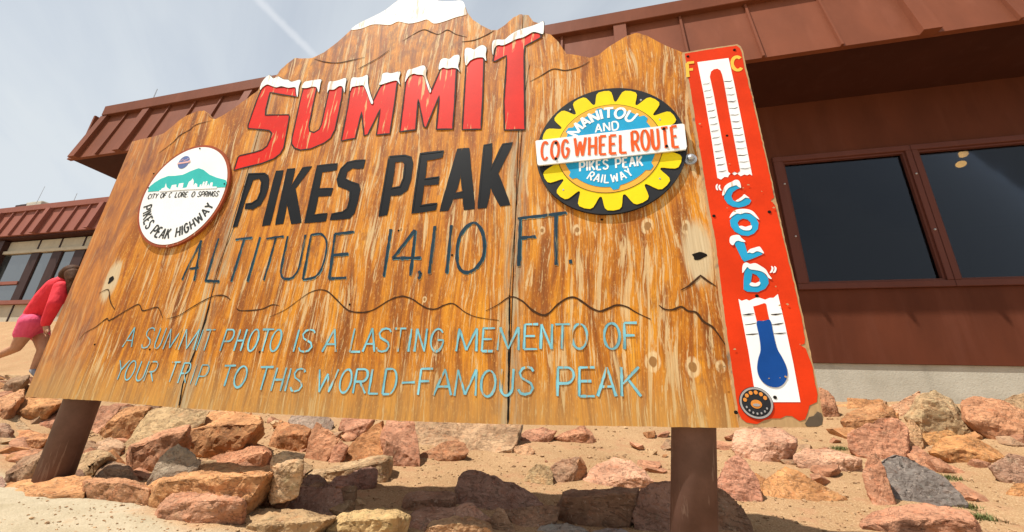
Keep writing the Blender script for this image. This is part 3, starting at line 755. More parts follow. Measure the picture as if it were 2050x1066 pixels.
# red SUMMIT letters with snow on top
LET = {
 'S': ([(190, 528), (215, 505), (250, 508), (300, 520), (345, 518), (392, 520), (398, 577), (320, 565), (240, 550), (215, 650), (213, 685), (352, 683), (355, 695), (340, 780), (322, 880), (300, 915), (260, 945), (190, 972), (60, 1003), (26, 1012), (50, 935), (62, 925), (150, 905), (195, 890), (222, 868), (240, 830), (250, 792), (235, 776), (160, 768), (110, 765), (110, 745), (160, 600)],
       [(183, 538), (190, 500), (215, 465), (240, 450), (262, 470), (290, 458), (320, 475), (350, 478), (370, 490), (422, 478), (412, 520), (405, 578), (398, 560), (392, 522), (350, 525), (310, 515), (280, 522), (250, 513), (225, 505), (200, 520)]),
 'U': ([(440, 515), (480, 505), (518, 515), (490, 650), (470, 750), (475, 780), (500, 788), (530, 770), (545, 740), (575, 600), (590, 535), (610, 520), (672, 510), (665, 580), (640, 700), (625, 770), (600, 820), (560, 850), (480, 885), (420, 892), (385, 880), (368, 855), (370, 820), (390, 730), (420, 590)],
       [(430, 522), (445, 492), (470, 485), (500, 480), (545, 476), (540, 500), (530, 552), (518, 522), (490, 518), (465, 525), (440, 526)], [(580, 556), (590, 492), (620, 487), (650, 480), (692, 468), (688, 510), (682, 554), (672, 520), (650, 515), (620, 535), (590, 537)]),
 'M': ([(662, 838), (700, 640), (715, 535), (735, 500), (792, 500), (845, 612), (890, 520), (930, 482), (995, 480), (980, 600), (950, 795), (870, 803), (893, 648), (820, 800), (797, 806), (783, 665), (745, 822)],
       [(715, 545), (725, 470), (760, 465), (790, 460), (820, 450), (822, 500), (835, 560), (852, 610), (840, 617), (815, 550), (795, 512), (770, 512), (740, 517), (725, 522)], [(888, 507), (900, 478), (905, 445), (935, 435), (960, 440), (1012, 430), (1005, 470), (1012, 507), (1000, 490), (985, 482), (950, 490), (920, 500)]),
 'm': ([(1008, 785), (1045, 480), (1065, 445), (1130, 437), (1155, 455), (1190, 552), (1250, 412), (1290, 395), (1345, 395), (1335, 600), (1322, 768), (1225, 770), (1243, 570), (1165, 760), (1150, 752), (1118, 590), (1103, 772)],
       [(1040, 492), (1055, 425), (1080, 415), (1110, 405), (1150, 393), (1168, 415), (1165, 450), (1180, 500), (1195, 540), (1185, 552), (1165, 490), (1150, 452), (1115, 447), (1090, 442), (1060, 460)], [(1240, 417), (1250, 365), (1275, 350), (1305, 355), (1330, 335), (1362, 333), (1362, 370), (1355, 400), (1366, 432), (1350, 412), (1320, 407), (1290, 412), (1265, 405)]),
 'I': ([(1378, 772), (1402, 375), (1430, 345), (1500, 335), (1507, 360), (1500, 600), (1490, 768)], [(1400, 392), (1395, 300), (1425, 290), (1450, 300), (1470, 285), (1500, 273), (1522, 290), (1518, 330), (1521, 367), (1505, 347), (1480, 345), (1455, 350), (1425, 365)]),
 'T': ([(1560, 365), (1578, 275), (1640, 262), (1720, 228), (1780, 198), (1840, 198), (1846, 225), (1750, 277), (1745, 330), (1750, 772), (1628, 774), (1625, 600), (1640, 380), (1640, 332), (1575, 366)], [(1556, 300), (1560, 250), (1590, 240), (1630, 240), (1660, 215), (1700, 190), (1740, 175), (1790, 160), (1830, 145), (1860, 133), (1862, 180), (1856, 207), (1830, 200), (1800, 195), (1770, 210), (1740, 227), (1700, 237), (1660, 257), (1620, 274), (1590, 272), (1570, 292), (1562, 332)])}
for kx, (key, loops) in enumerate(LET.items()):
    y = YS-.0013; body = SP(z2(loops[0]))
    bm = bmesh.new(); prism(bm, [body], y, YS-.0002); lt = bm_obj('red_letter', bm, M['red_letter'], sign)
    bm = bmesh.new(); q = dense(body+[body[0]], .02); ribbon(bm, q[:-1], .0065, y-.0004, closed=True, wob=.4); bm_obj('letter_outline', bm, M['black_line'], lt)
    for sn in loops[1:]:
        pts = smooth_line(SP(z2(sn)), 3, True)
        bm = bmesh.new(); prism(bm, [[tuple(p) for p in pts]], y-.0026, y-.0012); bm_obj('snow_cap', bm, M['snow'], lt)
        up = [p for p in pts]; bm = bmesh.new(); ribbon(bm, up, .0046, y-.0009, closed=True, wob=.3); bm_obj('snow_outline', bm, M['black_line'], lt)
# snow painted over the peak
PEAK = [(703, 60), (720, 47), (743, 36), (770, 22), (795, 3), (812, -7), (840, -11), (865, -6), (874, 1), (884, 3), (908, 3), (921, 2), (929, 7), (934, 28)] + z2([(1392, 92), (1340, 105), (1270, 130), (1210, 142), (1170, 118), (1120, 132), (1060, 142), (1000, 130), (960, 147), (930, 150), (870, 146), (830, 152), (780, 172)])
bm = bmesh.new(); prism(bm, [[tuple(p) for p in smooth_line(SP(PEAK), 3, True)]], YS-.0012, YS-.0002); bm_obj('peak_snow', bm, M['snow'], sign)

# black PIKES PEAK letters
BL = [[[(130, 303), (200, 302), (238, 300), (262, 318), (266, 345), (262, 395), (240, 460), (210, 515), (160, 543), (108, 540), (112, 510), (150, 505), (190, 478), (212, 425), (220, 360), (207, 333), (160, 342), (105, 480), (50, 662), (25, 668), (75, 500)]],
 [[(318, 285), (366, 282), (275, 650), (225, 656)]], [[(395, 272), (446, 268), (415, 400), (500, 262), (560, 254), (447, 405), (487, 634), (425, 642), (392, 490), (365, 640), (315, 648)]],
 [[(600, 248), (735, 234), (730, 275), (630, 290), (610, 405), (705, 403), (690, 450), (605, 455), (575, 585), (665, 574), (655, 625), (515, 636)]],
 [[(760, 270), (805, 225), (860, 213), (925, 208), (912, 264), (880, 265), (840, 262), (800, 290), (790, 338), (830, 358), (880, 375), (889, 410), (870, 500), (850, 570), (820, 605), (690, 616), (700, 578), (770, 565), (805, 540), (822, 480), (825, 420), (800, 405), (745, 385), (736, 340)]],
 [[(1090, 185), (1200, 177), (1240, 190), (1249, 230), (1237, 340), (1215, 412), (1170, 445), (1098, 450), (1075, 582), (1022, 592)], [(1130, 222), (1185, 214), (1200, 235), (1190, 330), (1165, 390), (1105, 402)]],
 [[(1305, 165), (1462, 147), (1452, 190), (1347, 210), (1334, 338), (1432, 324), (1425, 373), (1327, 380), (1305, 520), (1417, 505), (1408, 549), (1248, 572)]],
 [[(1560, 135), (1634, 130), (1672, 540), (1606, 546), (1597, 465), (1527, 472), (1492, 550), (1440, 556)], [(1583, 295), (1595, 425), (1540, 438)]],
 [[(1740, 108), (1792, 98), (1785, 275), (1868, 100), (1934, 91), (1832, 300), (1915, 513), (1852, 522), (1785, 390), (1753, 532), (1700, 537)]]]
for i, lp in enumerate(BL):
    bm = bmesh.new(); prism(bm, [SP(zp(q)) for q in lp], YS-.0008, YS-.0002)
    for q in lp: c_ = SP(zp(q)); ribbon(bm, dense(c_+[c_[0]], .02)[:-1], .0075, YS-.0009, closed=True, wob=.3)
    o = bm_obj('black_letter', bm, M['black'], sign)

# ALTITUDE line, traced stroke by stroke
ALT = [[(155, 200), (105, 300), (60, 392)], [(155, 200), (138, 300), (120, 395)], [(98, 338), (140, 332)], [(240, 190), (175, 396)], [(172, 396), (242, 400)], [(322, 195), (402, 186)], [(365, 190), (300, 400)], [(442, 183), (380, 400)], [(473, 191), (556, 180)], [(520, 185), (460, 395)],
 'c', [(577, 178), (548, 320), (545, 365), (560, 386), (590, 385), (615, 365), (635, 320), (664, 172)], [(692, 172), (650, 390)], 'c', [(690, 173), (738, 168), (765, 200), (765, 255), (745, 330), (710, 378), (650, 391)], [(808, 168), (780, 385)], [(805, 170), (900, 157)], [(797, 273), (872, 265)], [(776, 386), (862, 382)],
 [(1080, 145), (1045, 376)], [(1197, 148), (1150, 210), (1090, 287)], [(1088, 287), (1226, 285)], [(1200, 150), (1175, 372)], 'c', [(1216, 350), (1224, 362), (1222, 378), (1214, 388)], [(1296, 130), (1268, 362)], [(1376, 125), (1352, 360)],
 'o', [(1490, 114), (1525, 155), (1537, 225), (1527, 290), (1492, 338), (1450, 356), (1415, 335), (1402, 270), (1412, 195), (1444, 138)], [(1712, 92), (1705, 325)], [(1700, 93), (1832, 78)], [(1712, 188), (1787, 181)], [(1828, 79), (1937, 64)], [(1886, 70), (1887, 320)], [(1950, 305), (1966, 303)]]
mode = ''; words = [[bmesh.new(), bmesh.new()] for _ in range(3)]
for s in ALT:
    if isinstance(s, str): mode = s; continue
    P = SP(z3(s)); P = smooth_line(P, 5, mode == 'o') if mode else dense(P, .01)
    wd = .0088 if s[0][0] < 700 else .0105
    if s[0] == (1950, 305): wd = .018
    bmA, bmB = words[0 if s[0][0] < 960 else 1 if s[0][0] < 1600 else 2]
    Q = [np.array(p)+np.array([.003, -.003]) for p in P]
    ribbon(bmA, Q, wd*.9, YS-.0004, closed=(mode == 'o'), wob=.5); ribbon(bmB, P, wd, YS-.0014, closed=(mode == 'o'), wob=.5); mode = ''
for bmA, bmB in words:
    wd_ = bm_obj('altitude_word', bmB, M['navy'], sign); bm_obj('word_edge', bmA, M['teal_edge'], wd_)

# the two pale blue lines
B1 = [(246, 694.6), (300, 698), (400, 702), (500, 703.5), (620, 705), (830, 704.5), (980, 703.5), (1060, 699.5), (1170, 699), (1280, 700)]
T1 = [(246, 656), (300, 657), (400, 661), (500, 660), (600, 661), (672, 659), (740, 658), (900, 659.5), (980, 657.9), (1010, 657), (1060, 650), (1130, 650), (1270, 647)]
L1 = 'A 246 264;S 281.5 298;U 307 320;M 327 352;M 358 388;I 390 397;T 400 418.5;P 440.8 459;H 468 483;O 492.7 511;T 514.6 537;O 537.4 557;I 584 592;S 596.5 623.5;A 645.4 672.5;L 699.5 721.4;A 726.5 750;S 752.6 779;T 785.3 807.3;I 814 822;N 829 851;G 859.6 885.8;M 913.7 954;E 963.5 988;M 996.4 1038.6;E 1048 1075.7;N 1081.6 1106;T 1111 1140;O 1145 1177;O 1210 1243;F 1249.7 1277'
B2 = [(230, 760), (300, 764), (350, 765.5), (405, 772.7), (450, 773.5), (540, 782.8), (640, 785), (690, 787), (780, 789.6), (900, 792), (980, 794.7), (1050, 790), (1140, 793.8), (1285, 793.8)]
T2_ = [(230, 722), (300, 725), (350, 726), (405, 732), (450, 733), (540, 736.5), (640, 741), (730, 740), (840, 739), (980, 743), (1050, 736), (1140, 737), (1285, 736)]
L2 = 'Y 226 246;O 246.5 263;U 269.4 286;R 287.8 306;T 331.6 349;R 355.5 372;I 377 385;P 391.4 409;T 438.4 460.8;O 464.8 488;T 510 535.7;H 542.5 562.7;I 567 575;S 579.6 603;W 630 668;O 676.7 699.5;R 706 731.5;L 737.5 757;D 765.3 791;- 801.4 827.6;F 836 861.3;A 868 903.5;M 910 952.5;O 961.8 991.4;U 1000.7 1026.8;S 1036.9 1068;P 1114.6 1148.4;E 1158.5 1190.6;A 1197 1233.6;K 1243.8 1283.4'
def interp(P, x): return float(np.interp(x, [p[0] for p in P], [p[1] for p in P]))
for spec, BB, TT, lens in ((L1, B1, T1, (1, 6, 5, 2, 1, 7, 7, 2)), (L2, B2, T2_, (4, 4, 2, 4, 12, 4))):
    items = spec.split(';'); k0 = 0
    for ln in lens:
        bm = bmesh.new(); bmD = bmesh.new()
        for item in items[k0:k0+ln]:
            ch, a, b_ = item.split(); a = float(a); b_ = float(b_); m_ = (a+b_)/2
            yb_ = interp(BB, m_); p0 = np.array(S(a, yb_)); p1 = np.array(S(b_, yb_)); h = S(1095+(m_-1095)*(interp(TT, m_)+1694)/(yb_+1694), interp(TT, m_))[1]-p0[1]
            if ch == 'O': p1 = p1-(p1-p0)*.04
            fn = lambda u, v: (p0[0]+(p1[0]-p0[0])*u + .07*h*v*(1 if a < 700 else .3), p0[1]+(p1[1]-p0[1])*u+h*v)
            wdt = .0064 if a > 420 else .0046
            glyph(bm, ch, fn, wdt, YS-.0014, .6)
            glyph(bmD, ch, lambda u, v: (fn(u, v)[0]-.0028, fn(u, v)[1]+.0012), wdt*.8, YS-.0004, .5)
        k0 += ln
        wd_ = bm_obj('verse_word', bm, M['sky_letter'], sign); bm_obj('word_edge', bmD, M['teal_edge'], wd_)

# knot holes, bolt and screws
bm = bmesh.new()
for (px, py, rx, rz) in ((1399, 513, .019, .012), (222, 561, .014, .017)):
    c = S(px, py); prism(bm, [[(c[0]+rx*(1+.25*math.sin(3*t+1))*math.cos(t), c[1]+rz*(1+.2*math.sin(2*t))*math.sin(t)) for t in np.arange(0, 2*PI, .35)]], YS-.0007, None)
each('knot_hole', bm, M['dark'], sign)
c = Vector((*S(1382, 320),)).to_3d(); bm = bmesh.new(); p = Vector((c[0], YS, c[1]))
tube(bm, p, p+Vector((0, -.004, 0)), .021, .019, 28); tube(bm, p+Vector((0, -.004, 0)), p+Vector((0, -.016, 0)), .0115, .0105, 6); tube(bm, p+Vector((0, -.016, 0)), p+Vector((0, -.020, 0)), .008, .003, 12)
bm_obj('bolt', bm, M['steel'], sign)
bm = bmesh.new()
for px, py in ((798, 462), (843, 548), (905, 511), (308, 348), (700, 610), (190, 690), (520, 705), (1205, 440), (300, 700)):
    c = S(px, py); tube(bm, (c[0], YS, c[1]), (c[0], YS-.002, c[1]), .0042, .003, 8)
each('screw_head', bm, M['dark'], sign)

# round white highway plaque
PT = .011; YW = YS-PT
cw = S(377, 393, YW); 
ext = [S(*q, YW) for q in zw([(165, 640), (885, 420), (740, 135), (370, 945)])]
cw = ((ext[0][0]+ext[1][0])/2, (ext[2][1]+ext[3][1])/2); rx, rz = (ext[1][0]-ext[0][0])/2, (ext[2][1]-ext[3][1])/2
def ell(c, rx, rz, n=72): return [(c[0]+rx*math.cos(2*PI*i/n), c[1]+rz*math.sin(2*PI*i/n)) for i in range(n)]
bm = bmesh.new(); prism(bm, [ell(cw, rx+.012, rz+.012)], YW, YS-.0003); pl = bm_obj('round_plaque', bm, M['rim_red'], sign); pl['label'] = 'white round plaque with teal mountain'
bm = bmesh.new(); prism(bm, [ell(cw, rx, rz)], YW-.0012, YW-.0002); bm_obj('plaque_face', bm, M['white'], pl)
W = lambda L: SP(zw(L), YW)
bm = bmesh.new(); prism(bm, [W([(232, 512), (250, 468), (290, 435), (340, 405), (400, 382), (455, 381), (520, 372), (590, 340), (630, 325), (652, 318), (690, 332), (740, 372), (800, 396), (872, 415), (880, 440), (868, 474), (600, 484), (400, 500)])], YW-.0022, YW-.0014); bm_obj('painted_mountain', bm, M['teal'], pl)
bm = bmesh.new()
for q in ([(335, 507), (350, 485), (372, 478), (383, 442), (390, 475), (410, 490), (412, 502)], [(415, 500), (432, 458), (470, 452), (468, 475), (482, 478), (490, 445), (528, 440), (522, 470), (515, 492)], [(540, 490), (555, 472), (572, 430), (590, 420), (602, 403), (612, 425), (608, 462), (626, 440), (640, 452), (640, 486)], [(655, 485), (662, 455), (675, 450), (672, 478), (690, 430), (702, 430), (692, 476), (712, 425), (725, 428), (714, 474), (732, 445), (738, 470), (750, 436), (768, 436), (762, 478)]):
    prism(bm, [W(q)], YW-.0029, YW-.0023)
prism(bm, [W([(330, 500), (560, 478), (800, 470), (800, 484), (560, 494), (330, 512)])], YW-.0031, YW-.00295)
bm_obj('skyline', bm, M['white'], pl)
bm = bmesh.new()
a, b_ = W([(230, 570)])[0], W([(420, 556)])[0]; text_line(bm, 'CITY OF C', a, b_, .024, .0044, YW-.0018)
bm_obj('plaque_lettering', bm, M['grey_letter'], pl); bm = bmesh.new()
a, b_ = W([(452, 556)])[0], W([(806, 548)])[0]; text_line(bm, 'LORE. O SPRINGS', a, b_, .025, .0044, YW-.0018)
bm_obj('plaque_lettering', bm, M['grey_letter'], pl); bm = bmesh.new()
text_arc(bm, 'PIKES PEAK HIGHWAY', cw, rx*.92, 193, 340, .046, .0078, YW-.0018, True, .36)
bm_obj('plaque_lettering', bm, M['grey_letter'], pl)
bm = bmesh.new(); ce = W([(528, 270)])[0]; prism(bm, [ell(ce, .033, .034, 30)], YW-.0022, YW-.0014); em = bm_obj('emblem', bm, M['emblem_blue'], pl)
bm = bmesh.new(); prism(bm, [[(ce[0]-.036, ce[1]-.008), (ce[0]+.036, ce[1]-.006), (ce[0]+.037, ce[1]+.004), (ce[0]-.036, ce[1]+.001)]], YW-.003, YW-.0024)
prism(bm, [ell((ce[0]+.034, ce[1]+.001), .006, .006, 12)], YW-.0036, YW-.0031); 
for i in range(5): prism(bm, [ell((ce[0]-.02+.01*i, ce[1]+.012+.004*math.sin(i*2)), .0024, .004, 8)], YW-.003, YW-.0024)
bm_obj('emblem', bm, M['emblem_pink'], pl)
bm = bmesh.new()
for q in ((660, 157), (862, 447), (240, 480)): c = W([q])[0]; tube(bm, (c[0], YW-.001, c[1]), (c[0], YW-.004, c[1]), .004, .003, 8)
each('plaque_screw', bm, M['dark'], pl)

# cog wheel plaque
PT2 = .010; YC = YS-PT2
ext = [S(*q, YC) for q in zc([(118, 590), (1043, 560), (610, 163), (575, 980)])]
cc = ((ext[0][0]+ext[1][0])/2, (ext[2][1]+ext[3][1])/2); R0 = (ext[1][0]-ext[0][0]+ext[2][1]-ext[3][1])/4
bm = bmesh.new(); prism(bm, [ell(cc, R0, R0, 90)], YC, YS-.0003); cg = bm_obj('round_plaque', bm, M['charcoal'], sign); cg['label'] = 'black round plaque with yellow gear'
bm = bmesh.new(); gear = []; NT = 16
c0 = S(*zc([(690, 215)])[0], YC); ph = math.atan2(c0[1]-cc[1], c0[0]-cc[0])
for i in range(NT):
    t = ph+2*PI*i/NT; st_ = 2*PI/NT
    for da, rr in ((-.5, .755), (-.45, .762), (-.40, .80), (-.35, .86), (-.29, .92), (-.2, .95), (0, .958), (.2, .95), (.29, .92), (.35, .86), (.40, .80), (.45, .762)):
        gear.append((cc[0]+R0*rr*math.cos(t+da*st_), cc[1]+R0*rr*math.sin(t+da*st_)))
prism(bm, [gear], YC-.002, YC-.0002); bm_obj('gear_ring', bm, M['yellow'], cg)
bm = bmesh.new(); prism(bm, [ell(cc, R0*.695, R0*.695)], YC-.0030, YC-.0022); bm_obj('amber_ring', bm, M['amber'], cg)
bm = bmesh.new(); ribbon(bm, ell(cc, R0*.70, R0*.70), .0018, YC-.0024, True); bm_obj('ring_line', bm, M['black_line'], cg)
bm = bmesh.new(); L = []
for i in range(120):
    t = 2*PI*i/120; d = min(abs((math.degrees(t)-a+180) % 360-180) for a in (98, 38, 146, 275, 325, 218))
    r = R0*(.665 if d < 5 else .615); L.append((cc[0]+r*math.cos(t), cc[1]+r*math.sin(t)))
prism(bm, [L], YC-.0040, YC-.0032); bm_obj('blue_disc', bm, M['blue'], cg)
bm = bmesh.new(); y = YC-.0044
G = lambda L: SP(zg(L), YC-.004)
text_arc(bm, 'MANITOU', cc, R0*.475, 151, 49, R0*.165, .0088, y, False, .26)
bm_obj('plaque_lettering', bm, M['white'], cg); bm = bmesh.new()
a, b_ = G([(598, 458), (845, 425)]); text_line(bm, 'AND', a, b_, .034, .0056, y)
bm_obj('plaque_lettering', bm, M['white'], cg); bm = bmesh.new()
text_arc(bm, 'RAILWAY', cc, R0*.553, 237, 303, .030, .0050, y, True, .42)
bm_obj('plaque_lettering', bm, M['white'], cg); bm = bmesh.new()
a, b_ = G([(430, 872), (1100, 812)]); text_line(bm, 'PIKES PEAK', a, b_, .036, .0062, y, .36)
bm_obj('plaque_lettering', bm, M['white'], cg)
# white crossbar screwed on the front
YB = YC-.0120; Bq = lambda L: SP(zc(L), YB)
bar = Bq([(100, 512), (106, 507), (1022, 401), (1034, 406), (1050, 545), (1044, 562), (122, 662), (112, 655)])
bm = bmesh.new(); prism(bm, [bar], YB, YC-.0056); cb = bm_obj('crossbar', bm, M['white'], cg)
bm = bmesh.new(); a, b_ = SP(zg([(20, 752), (1490, 612)]), YB)
def split_line(bm, t, p0, p1, h0, h1): text_line(bm, t, p0, p1, h0, .0092, YB-.0012, .42, 0, h1)
p0, p1 = SP(zg([(22, 752), (312, 722)]), YB); split_line(bm, 'COG', p0, p1, .072, .070)
bm_obj('bar_lettering', bm, M['orange_letter'], cb); bm = bmesh.new()
p0, p1 = SP(zg([(372, 712), (930, 672)]), YB); split_line(bm, 'WHEEL', p0, p1, .072, .070)
bm_obj('bar_lettering', bm, M['orange_letter'], cb); bm = bmesh.new()
p0, p1 = SP(zg([(992, 660), (1486, 612)]), YB); split_line(bm, 'ROUTE', p0, p1, .076, .080)
bm_obj('bar_lettering', bm, M['orange_letter'], cb)
bm = bmesh.new()
for q in ((178, 570), (175, 738), (1327, 420), (1357, 605)): c = SP(zg([q]), YB)[0]; tube(bm, (c[0], YB, c[1]), (c[0], YB-.004, c[1]), .0055, .004, 8)
each('bar_screw', bm, M['dark'], cb)
bm = bmesh.new()
for q in ((318, 315), (762, 255), (880, 748), (275, 818), (880, 378)): c = SP(zc([q]), YC)[0]; tube(bm, (c[0], YC, c[1]), (c[0], YC-.003, c[1]), .0045, .003, 8)
each('plaque_screw', bm, M['steel'], cg)

# red thermometer board on the right edge
TT_ = .014; YR = YS-TT_
R_ = lambda L: SP(L, YR)
outline = [(1366, 106), (1420, 97), (1476, 89), (1483, 93), (1487, 103), (1508, 195), (1530, 292), (1553, 396), (1576, 500), (1595, 577), (1612, 655), (1627, 727), (1640, 790), (1648, 836), (1646, 850), (1637, 856), (1560, 856), (1482, 855), (1466, 770), (1449, 650), (1428, 480), (1413, 400), (1394, 280)]
bm = bmesh.new(); prism(bm, [rough([np.array(p) for p in R_(outline)+R_(outline[:1])], .0015)[:-1]], YR, YS+TH-.0005); th = bm_obj('thermometer_board', bm, M['bare'], sign); th['label'] = 'red painted thermometer board'
redl = [(1371, 108), (1420, 100), (1474, 92), (1481, 97), (1484, 106), (1496, 160), (1505, 195), (1527, 293), (1541, 352), (1549, 396), (1543, 402), (1551, 412), (1555, 425), (1566, 470), (1573, 500), (1591, 577), (1608, 655), (1611, 688), (1602, 692), (1613, 699), (1624, 727), (1636, 790), (1636, 806), (1620, 812), (1617, 826), (1611, 840), (1600, 843), (1590, 836), (1585, 833), (1573, 832), (1562, 838), (1545, 838), (1530, 842), (1515, 849), (1494, 846), (1484, 838), (1478, 826), (1470, 770), (1453, 650), (1432, 480), (1417, 400), (1398, 280)]
bm = bmesh.new(); prism(bm, [rough([np.array(p) for p in R_(redl)+R_(redl[:1])], .0020)[:-1]], YR-.0010, YR-.0002); bm_obj('red_paint', bm, M['red_panel'], th)
y1, y2, y3 = YR-.0018, YR-.0026, YR-.0034
bm = bmesh.new()
prism(bm, [R_(zt_([(142, 116), (300, 95), (330, 230), (372, 440), (420, 692), (408, 684), (395, 690), (380, 686), (362, 695), (345, 682), (330, 690), (315, 678), (303, 688), (297, 700), (280, 698), (262, 712), (244, 704), (210, 480), (175, 280)]))], y1, YR-.0011)
prism(bm, [R_(z5([(208, 318), (225, 328), (250, 320), (265, 327), (285, 318), (310, 308), (330, 315), (350, 322), (375, 312), (395, 312), (418, 292), (455, 450), (500, 660), (538, 868), (440, 868), (312, 868), (290, 780), (262, 600)]))], y1, YR-.0011)
each('scale_panel', bm, M['white'], th)
bm = bmesh.new()
prism(bm, [R_(zt_([(205, 190), (211, 165), (225, 153), (243, 150), (258, 158), (266, 178), (275, 215), (320, 470), (358, 668), (345, 680), (330, 672), (312, 684), (298, 672), (265, 500), (225, 280)]))], y2, y1-.0001)
prism(bm, [R_(z5([(286, 358), (310, 352), (345, 340), (355, 345), (362, 385), (374, 440), (345, 432), (306, 440)]))], y2, y1-.0001)
each('tube_red', bm, M['red_panel'], th)
bm = bmesh.new(); prism(bm, [[tuple(p) for p in smooth_line(R_(z5([(304, 441), (340, 436), (376, 432), (392, 500), (412, 580), (440, 630), (462, 680), (468, 725), (452, 765), (420, 788), (380, 786), (345, 768), (318, 735), (307, 690), (312, 640), (325, 590), (318, 520)])), 4, True)]], y3, y2-.0001); bm_obj('bulb_blue', bm, M['cobalt'], th)
bm = bmesh.new()
for i in range(14):
    t = i/13; yy = 228+(672-228)*t; xl = 166+(242-166)*t; xr = 208+(292-208)*t
    ribbon(bm, smooth_line(R_(zt_([(xl+4, yy+3), (xl+14, yy), (xl+28, yy-1), (xr-2, yy-7)])), 3), .0021, y1-.0004, wob=.6, taper=True)
    yy = 212+(655-212)*t; xl = 276+(358-276)*t; xr = 318+(412-318)*t
    ribbon(bm, smooth_line(R_(zt_([(xl, yy+3), (xl+14, yy+2), (xl+28, yy+3), (xr, yy-3)])), 3), .0021, y1-.0004, wob=.6, taper=True)
for a in ([(228, 404), (262, 400), (292, 396)], [(242, 456), (275, 452), (302, 446)], [(247, 508), (285, 506), (312, 503)], [(380, 401), (405, 401), (440, 396)], [(386, 455), (420, 452), (448, 446)], [(396, 502), (430, 502), (462, 499)]):
    ribbon(bm, R_(z5(a)), .0036, y1-.0004, wob=.6, taper=True)
bm_obj('scale_marks', bm, M['black_line'], th)
bm = bmesh.new()
a, b_ = R_(zt_([(92, 192)]))[0], R_(zt_([(130, 188)]))[0]; text_line(bm, 'F', a, b_, .060, .0105, y1); bm_obj('yellow_lettering', bm, M['yellow_letter'], th); bm = bmesh.new()
a, b_ = R_(zt_([(322, 160)]))[0], R_(zt_([(374, 154)]))[0]; text_line(bm, 'C', a, b_, .056, .0115, y1)
bm_obj('yellow_lettering', bm, M['yellow_letter'], th)
K = lambda L: R_(zk(L))
CO = [([[(322, 128), (355, 122), (385, 130), (392, 142), (360, 152), (330, 175), (318, 205), (330, 235), (355, 248), (390, 245), (420, 222), (448, 218), (470, 240), (455, 265), (420, 282), (375, 292), (330, 285), (290, 262), (265, 225), (265, 190), (285, 155)]],
        [[(248, 198), (262, 140), (290, 112), (325, 95), (350, 82), (378, 92), (392, 140), (375, 138), (355, 124), (330, 130), (300, 142), (280, 165), (265, 195)], [(350, 242), (372, 228), (400, 208), (415, 192), (435, 205), (455, 222), (425, 218), (400, 235), (370, 248)]]),
      ([[(415, 332), (465, 342), (505, 370), (525, 410), (520, 455), (490, 490), (445, 508), (395, 502), (345, 475), (315, 435), (308, 390), (330, 355), (370, 336)], [(405, 375), (378, 388), (365, 410), (380, 440), (410, 462), (448, 462), (470, 440), (465, 405), (440, 382)]],
        [[(304, 372), (318, 338), (350, 312), (400, 303), (450, 308), (485, 325), (510, 355), (530, 385), (505, 370), (480, 350), (455, 335), (420, 332), (390, 342), (360, 338), (330, 355)], [(375, 440), (395, 432), (425, 440), (450, 432), (472, 430), (472, 450), (455, 465), (410, 464)]]),
      ([[(340, 562), (358, 545), (395, 545), (418, 560), (440, 638), (500, 630), (545, 625), (555, 648), (500, 672), (418, 704), (400, 685)]],
        [[(306, 560), (308, 520), (330, 505), (375, 502), (395, 525), (425, 552), (395, 552), (372, 545), (350, 552), (330, 580)], [(438, 638), (455, 612), (490, 600), (530, 590), (548, 610), (566, 642), (540, 632), (510, 625), (480, 640), (455, 634)]]),
      ([[(420, 765), (440, 748), (500, 758), (560, 785), (598, 830), (602, 870), (575, 910), (520, 935), (440, 932), (412, 915), (412, 850)], [(478, 792), (468, 850), (470, 872), (500, 880), (530, 868), (535, 835), (510, 805)]],
        [[(402, 790), (405, 730), (430, 710), (460, 722), (500, 716), (545, 740), (580, 765), (600, 800), (625, 835), (600, 828), (580, 800), (545, 778), (500, 768), (460, 762), (440, 745), (425, 762)], [(455, 880), (470, 862), (500, 868), (530, 856), (538, 872), (520, 890), (480, 892)]])]
for body, snow in CO:
    bm = bmesh.new(); prism(bm, [K(q) for q in body], y2, YR-.0012); lt = bm_obj('blue_letter', bm, M['blue'], th)
    for s in snow:
        bm = bmesh.new(); prism(bm, [[tuple(p) for p in smooth_line(K(s), 3, True)]], y3-.0003, y2-.0002); bm_obj('snow_cap', bm, M['snow'], lt)
bm = bmesh.new()
for q in ([(214, 112), (206, 128), (208, 148), (216, 160)], [(232, 118), (226, 134), (232, 152), (242, 162)], [(622, 738), (632, 752), (626, 775), (612, 788)], [(646, 738), (655, 755), (648, 778), (634, 788)]):
    ribbon(bm, smooth_line(K(q), 4), .0048, y1, taper=True)
each('quotation_marks', bm, M['white'], th)
bm = bmesh.new()
for px, py in ((1377, 114), (1470, 101), (1455, 273), (1429, 433), (1540, 425), (1515, 593), (1551, 796), (1473, 826)):
    c = S(px, py, YR); tube(bm, (c[0], YR-.001, c[1]), (c[0], YR-.003, c[1]), .005, .004, 8)
each('board_screw', bm, M['dark'], th)
bm = bmesh.new()                        # chips in the paint
rnd = random.Random(4)
for px, py in ((1524, 385), (1497, 372), (1487, 378), (1455, 418), (1470, 424), (1545, 405), (1548, 417), (1552, 575), (1435, 740), (1450, 735), (1600, 690), (1538, 758), (1560, 757), (1571, 755), (1560, 612), (1470, 700), (1575, 610), (1400, 250), (1460, 330)):
    c = S(px, py, YR); r = rnd.uniform(.0012, .0034)
    prism(bm, [[(c[0]+r*rnd.uniform(.5, 1.6)*math.cos(t), c[1]+r*rnd.uniform(.4, 1.1)*math.sin(t)) for t in np.arange(0, 6.2, .8)]], y3-.0008, None)
each('paint_chip', bm, M['bare'], th)
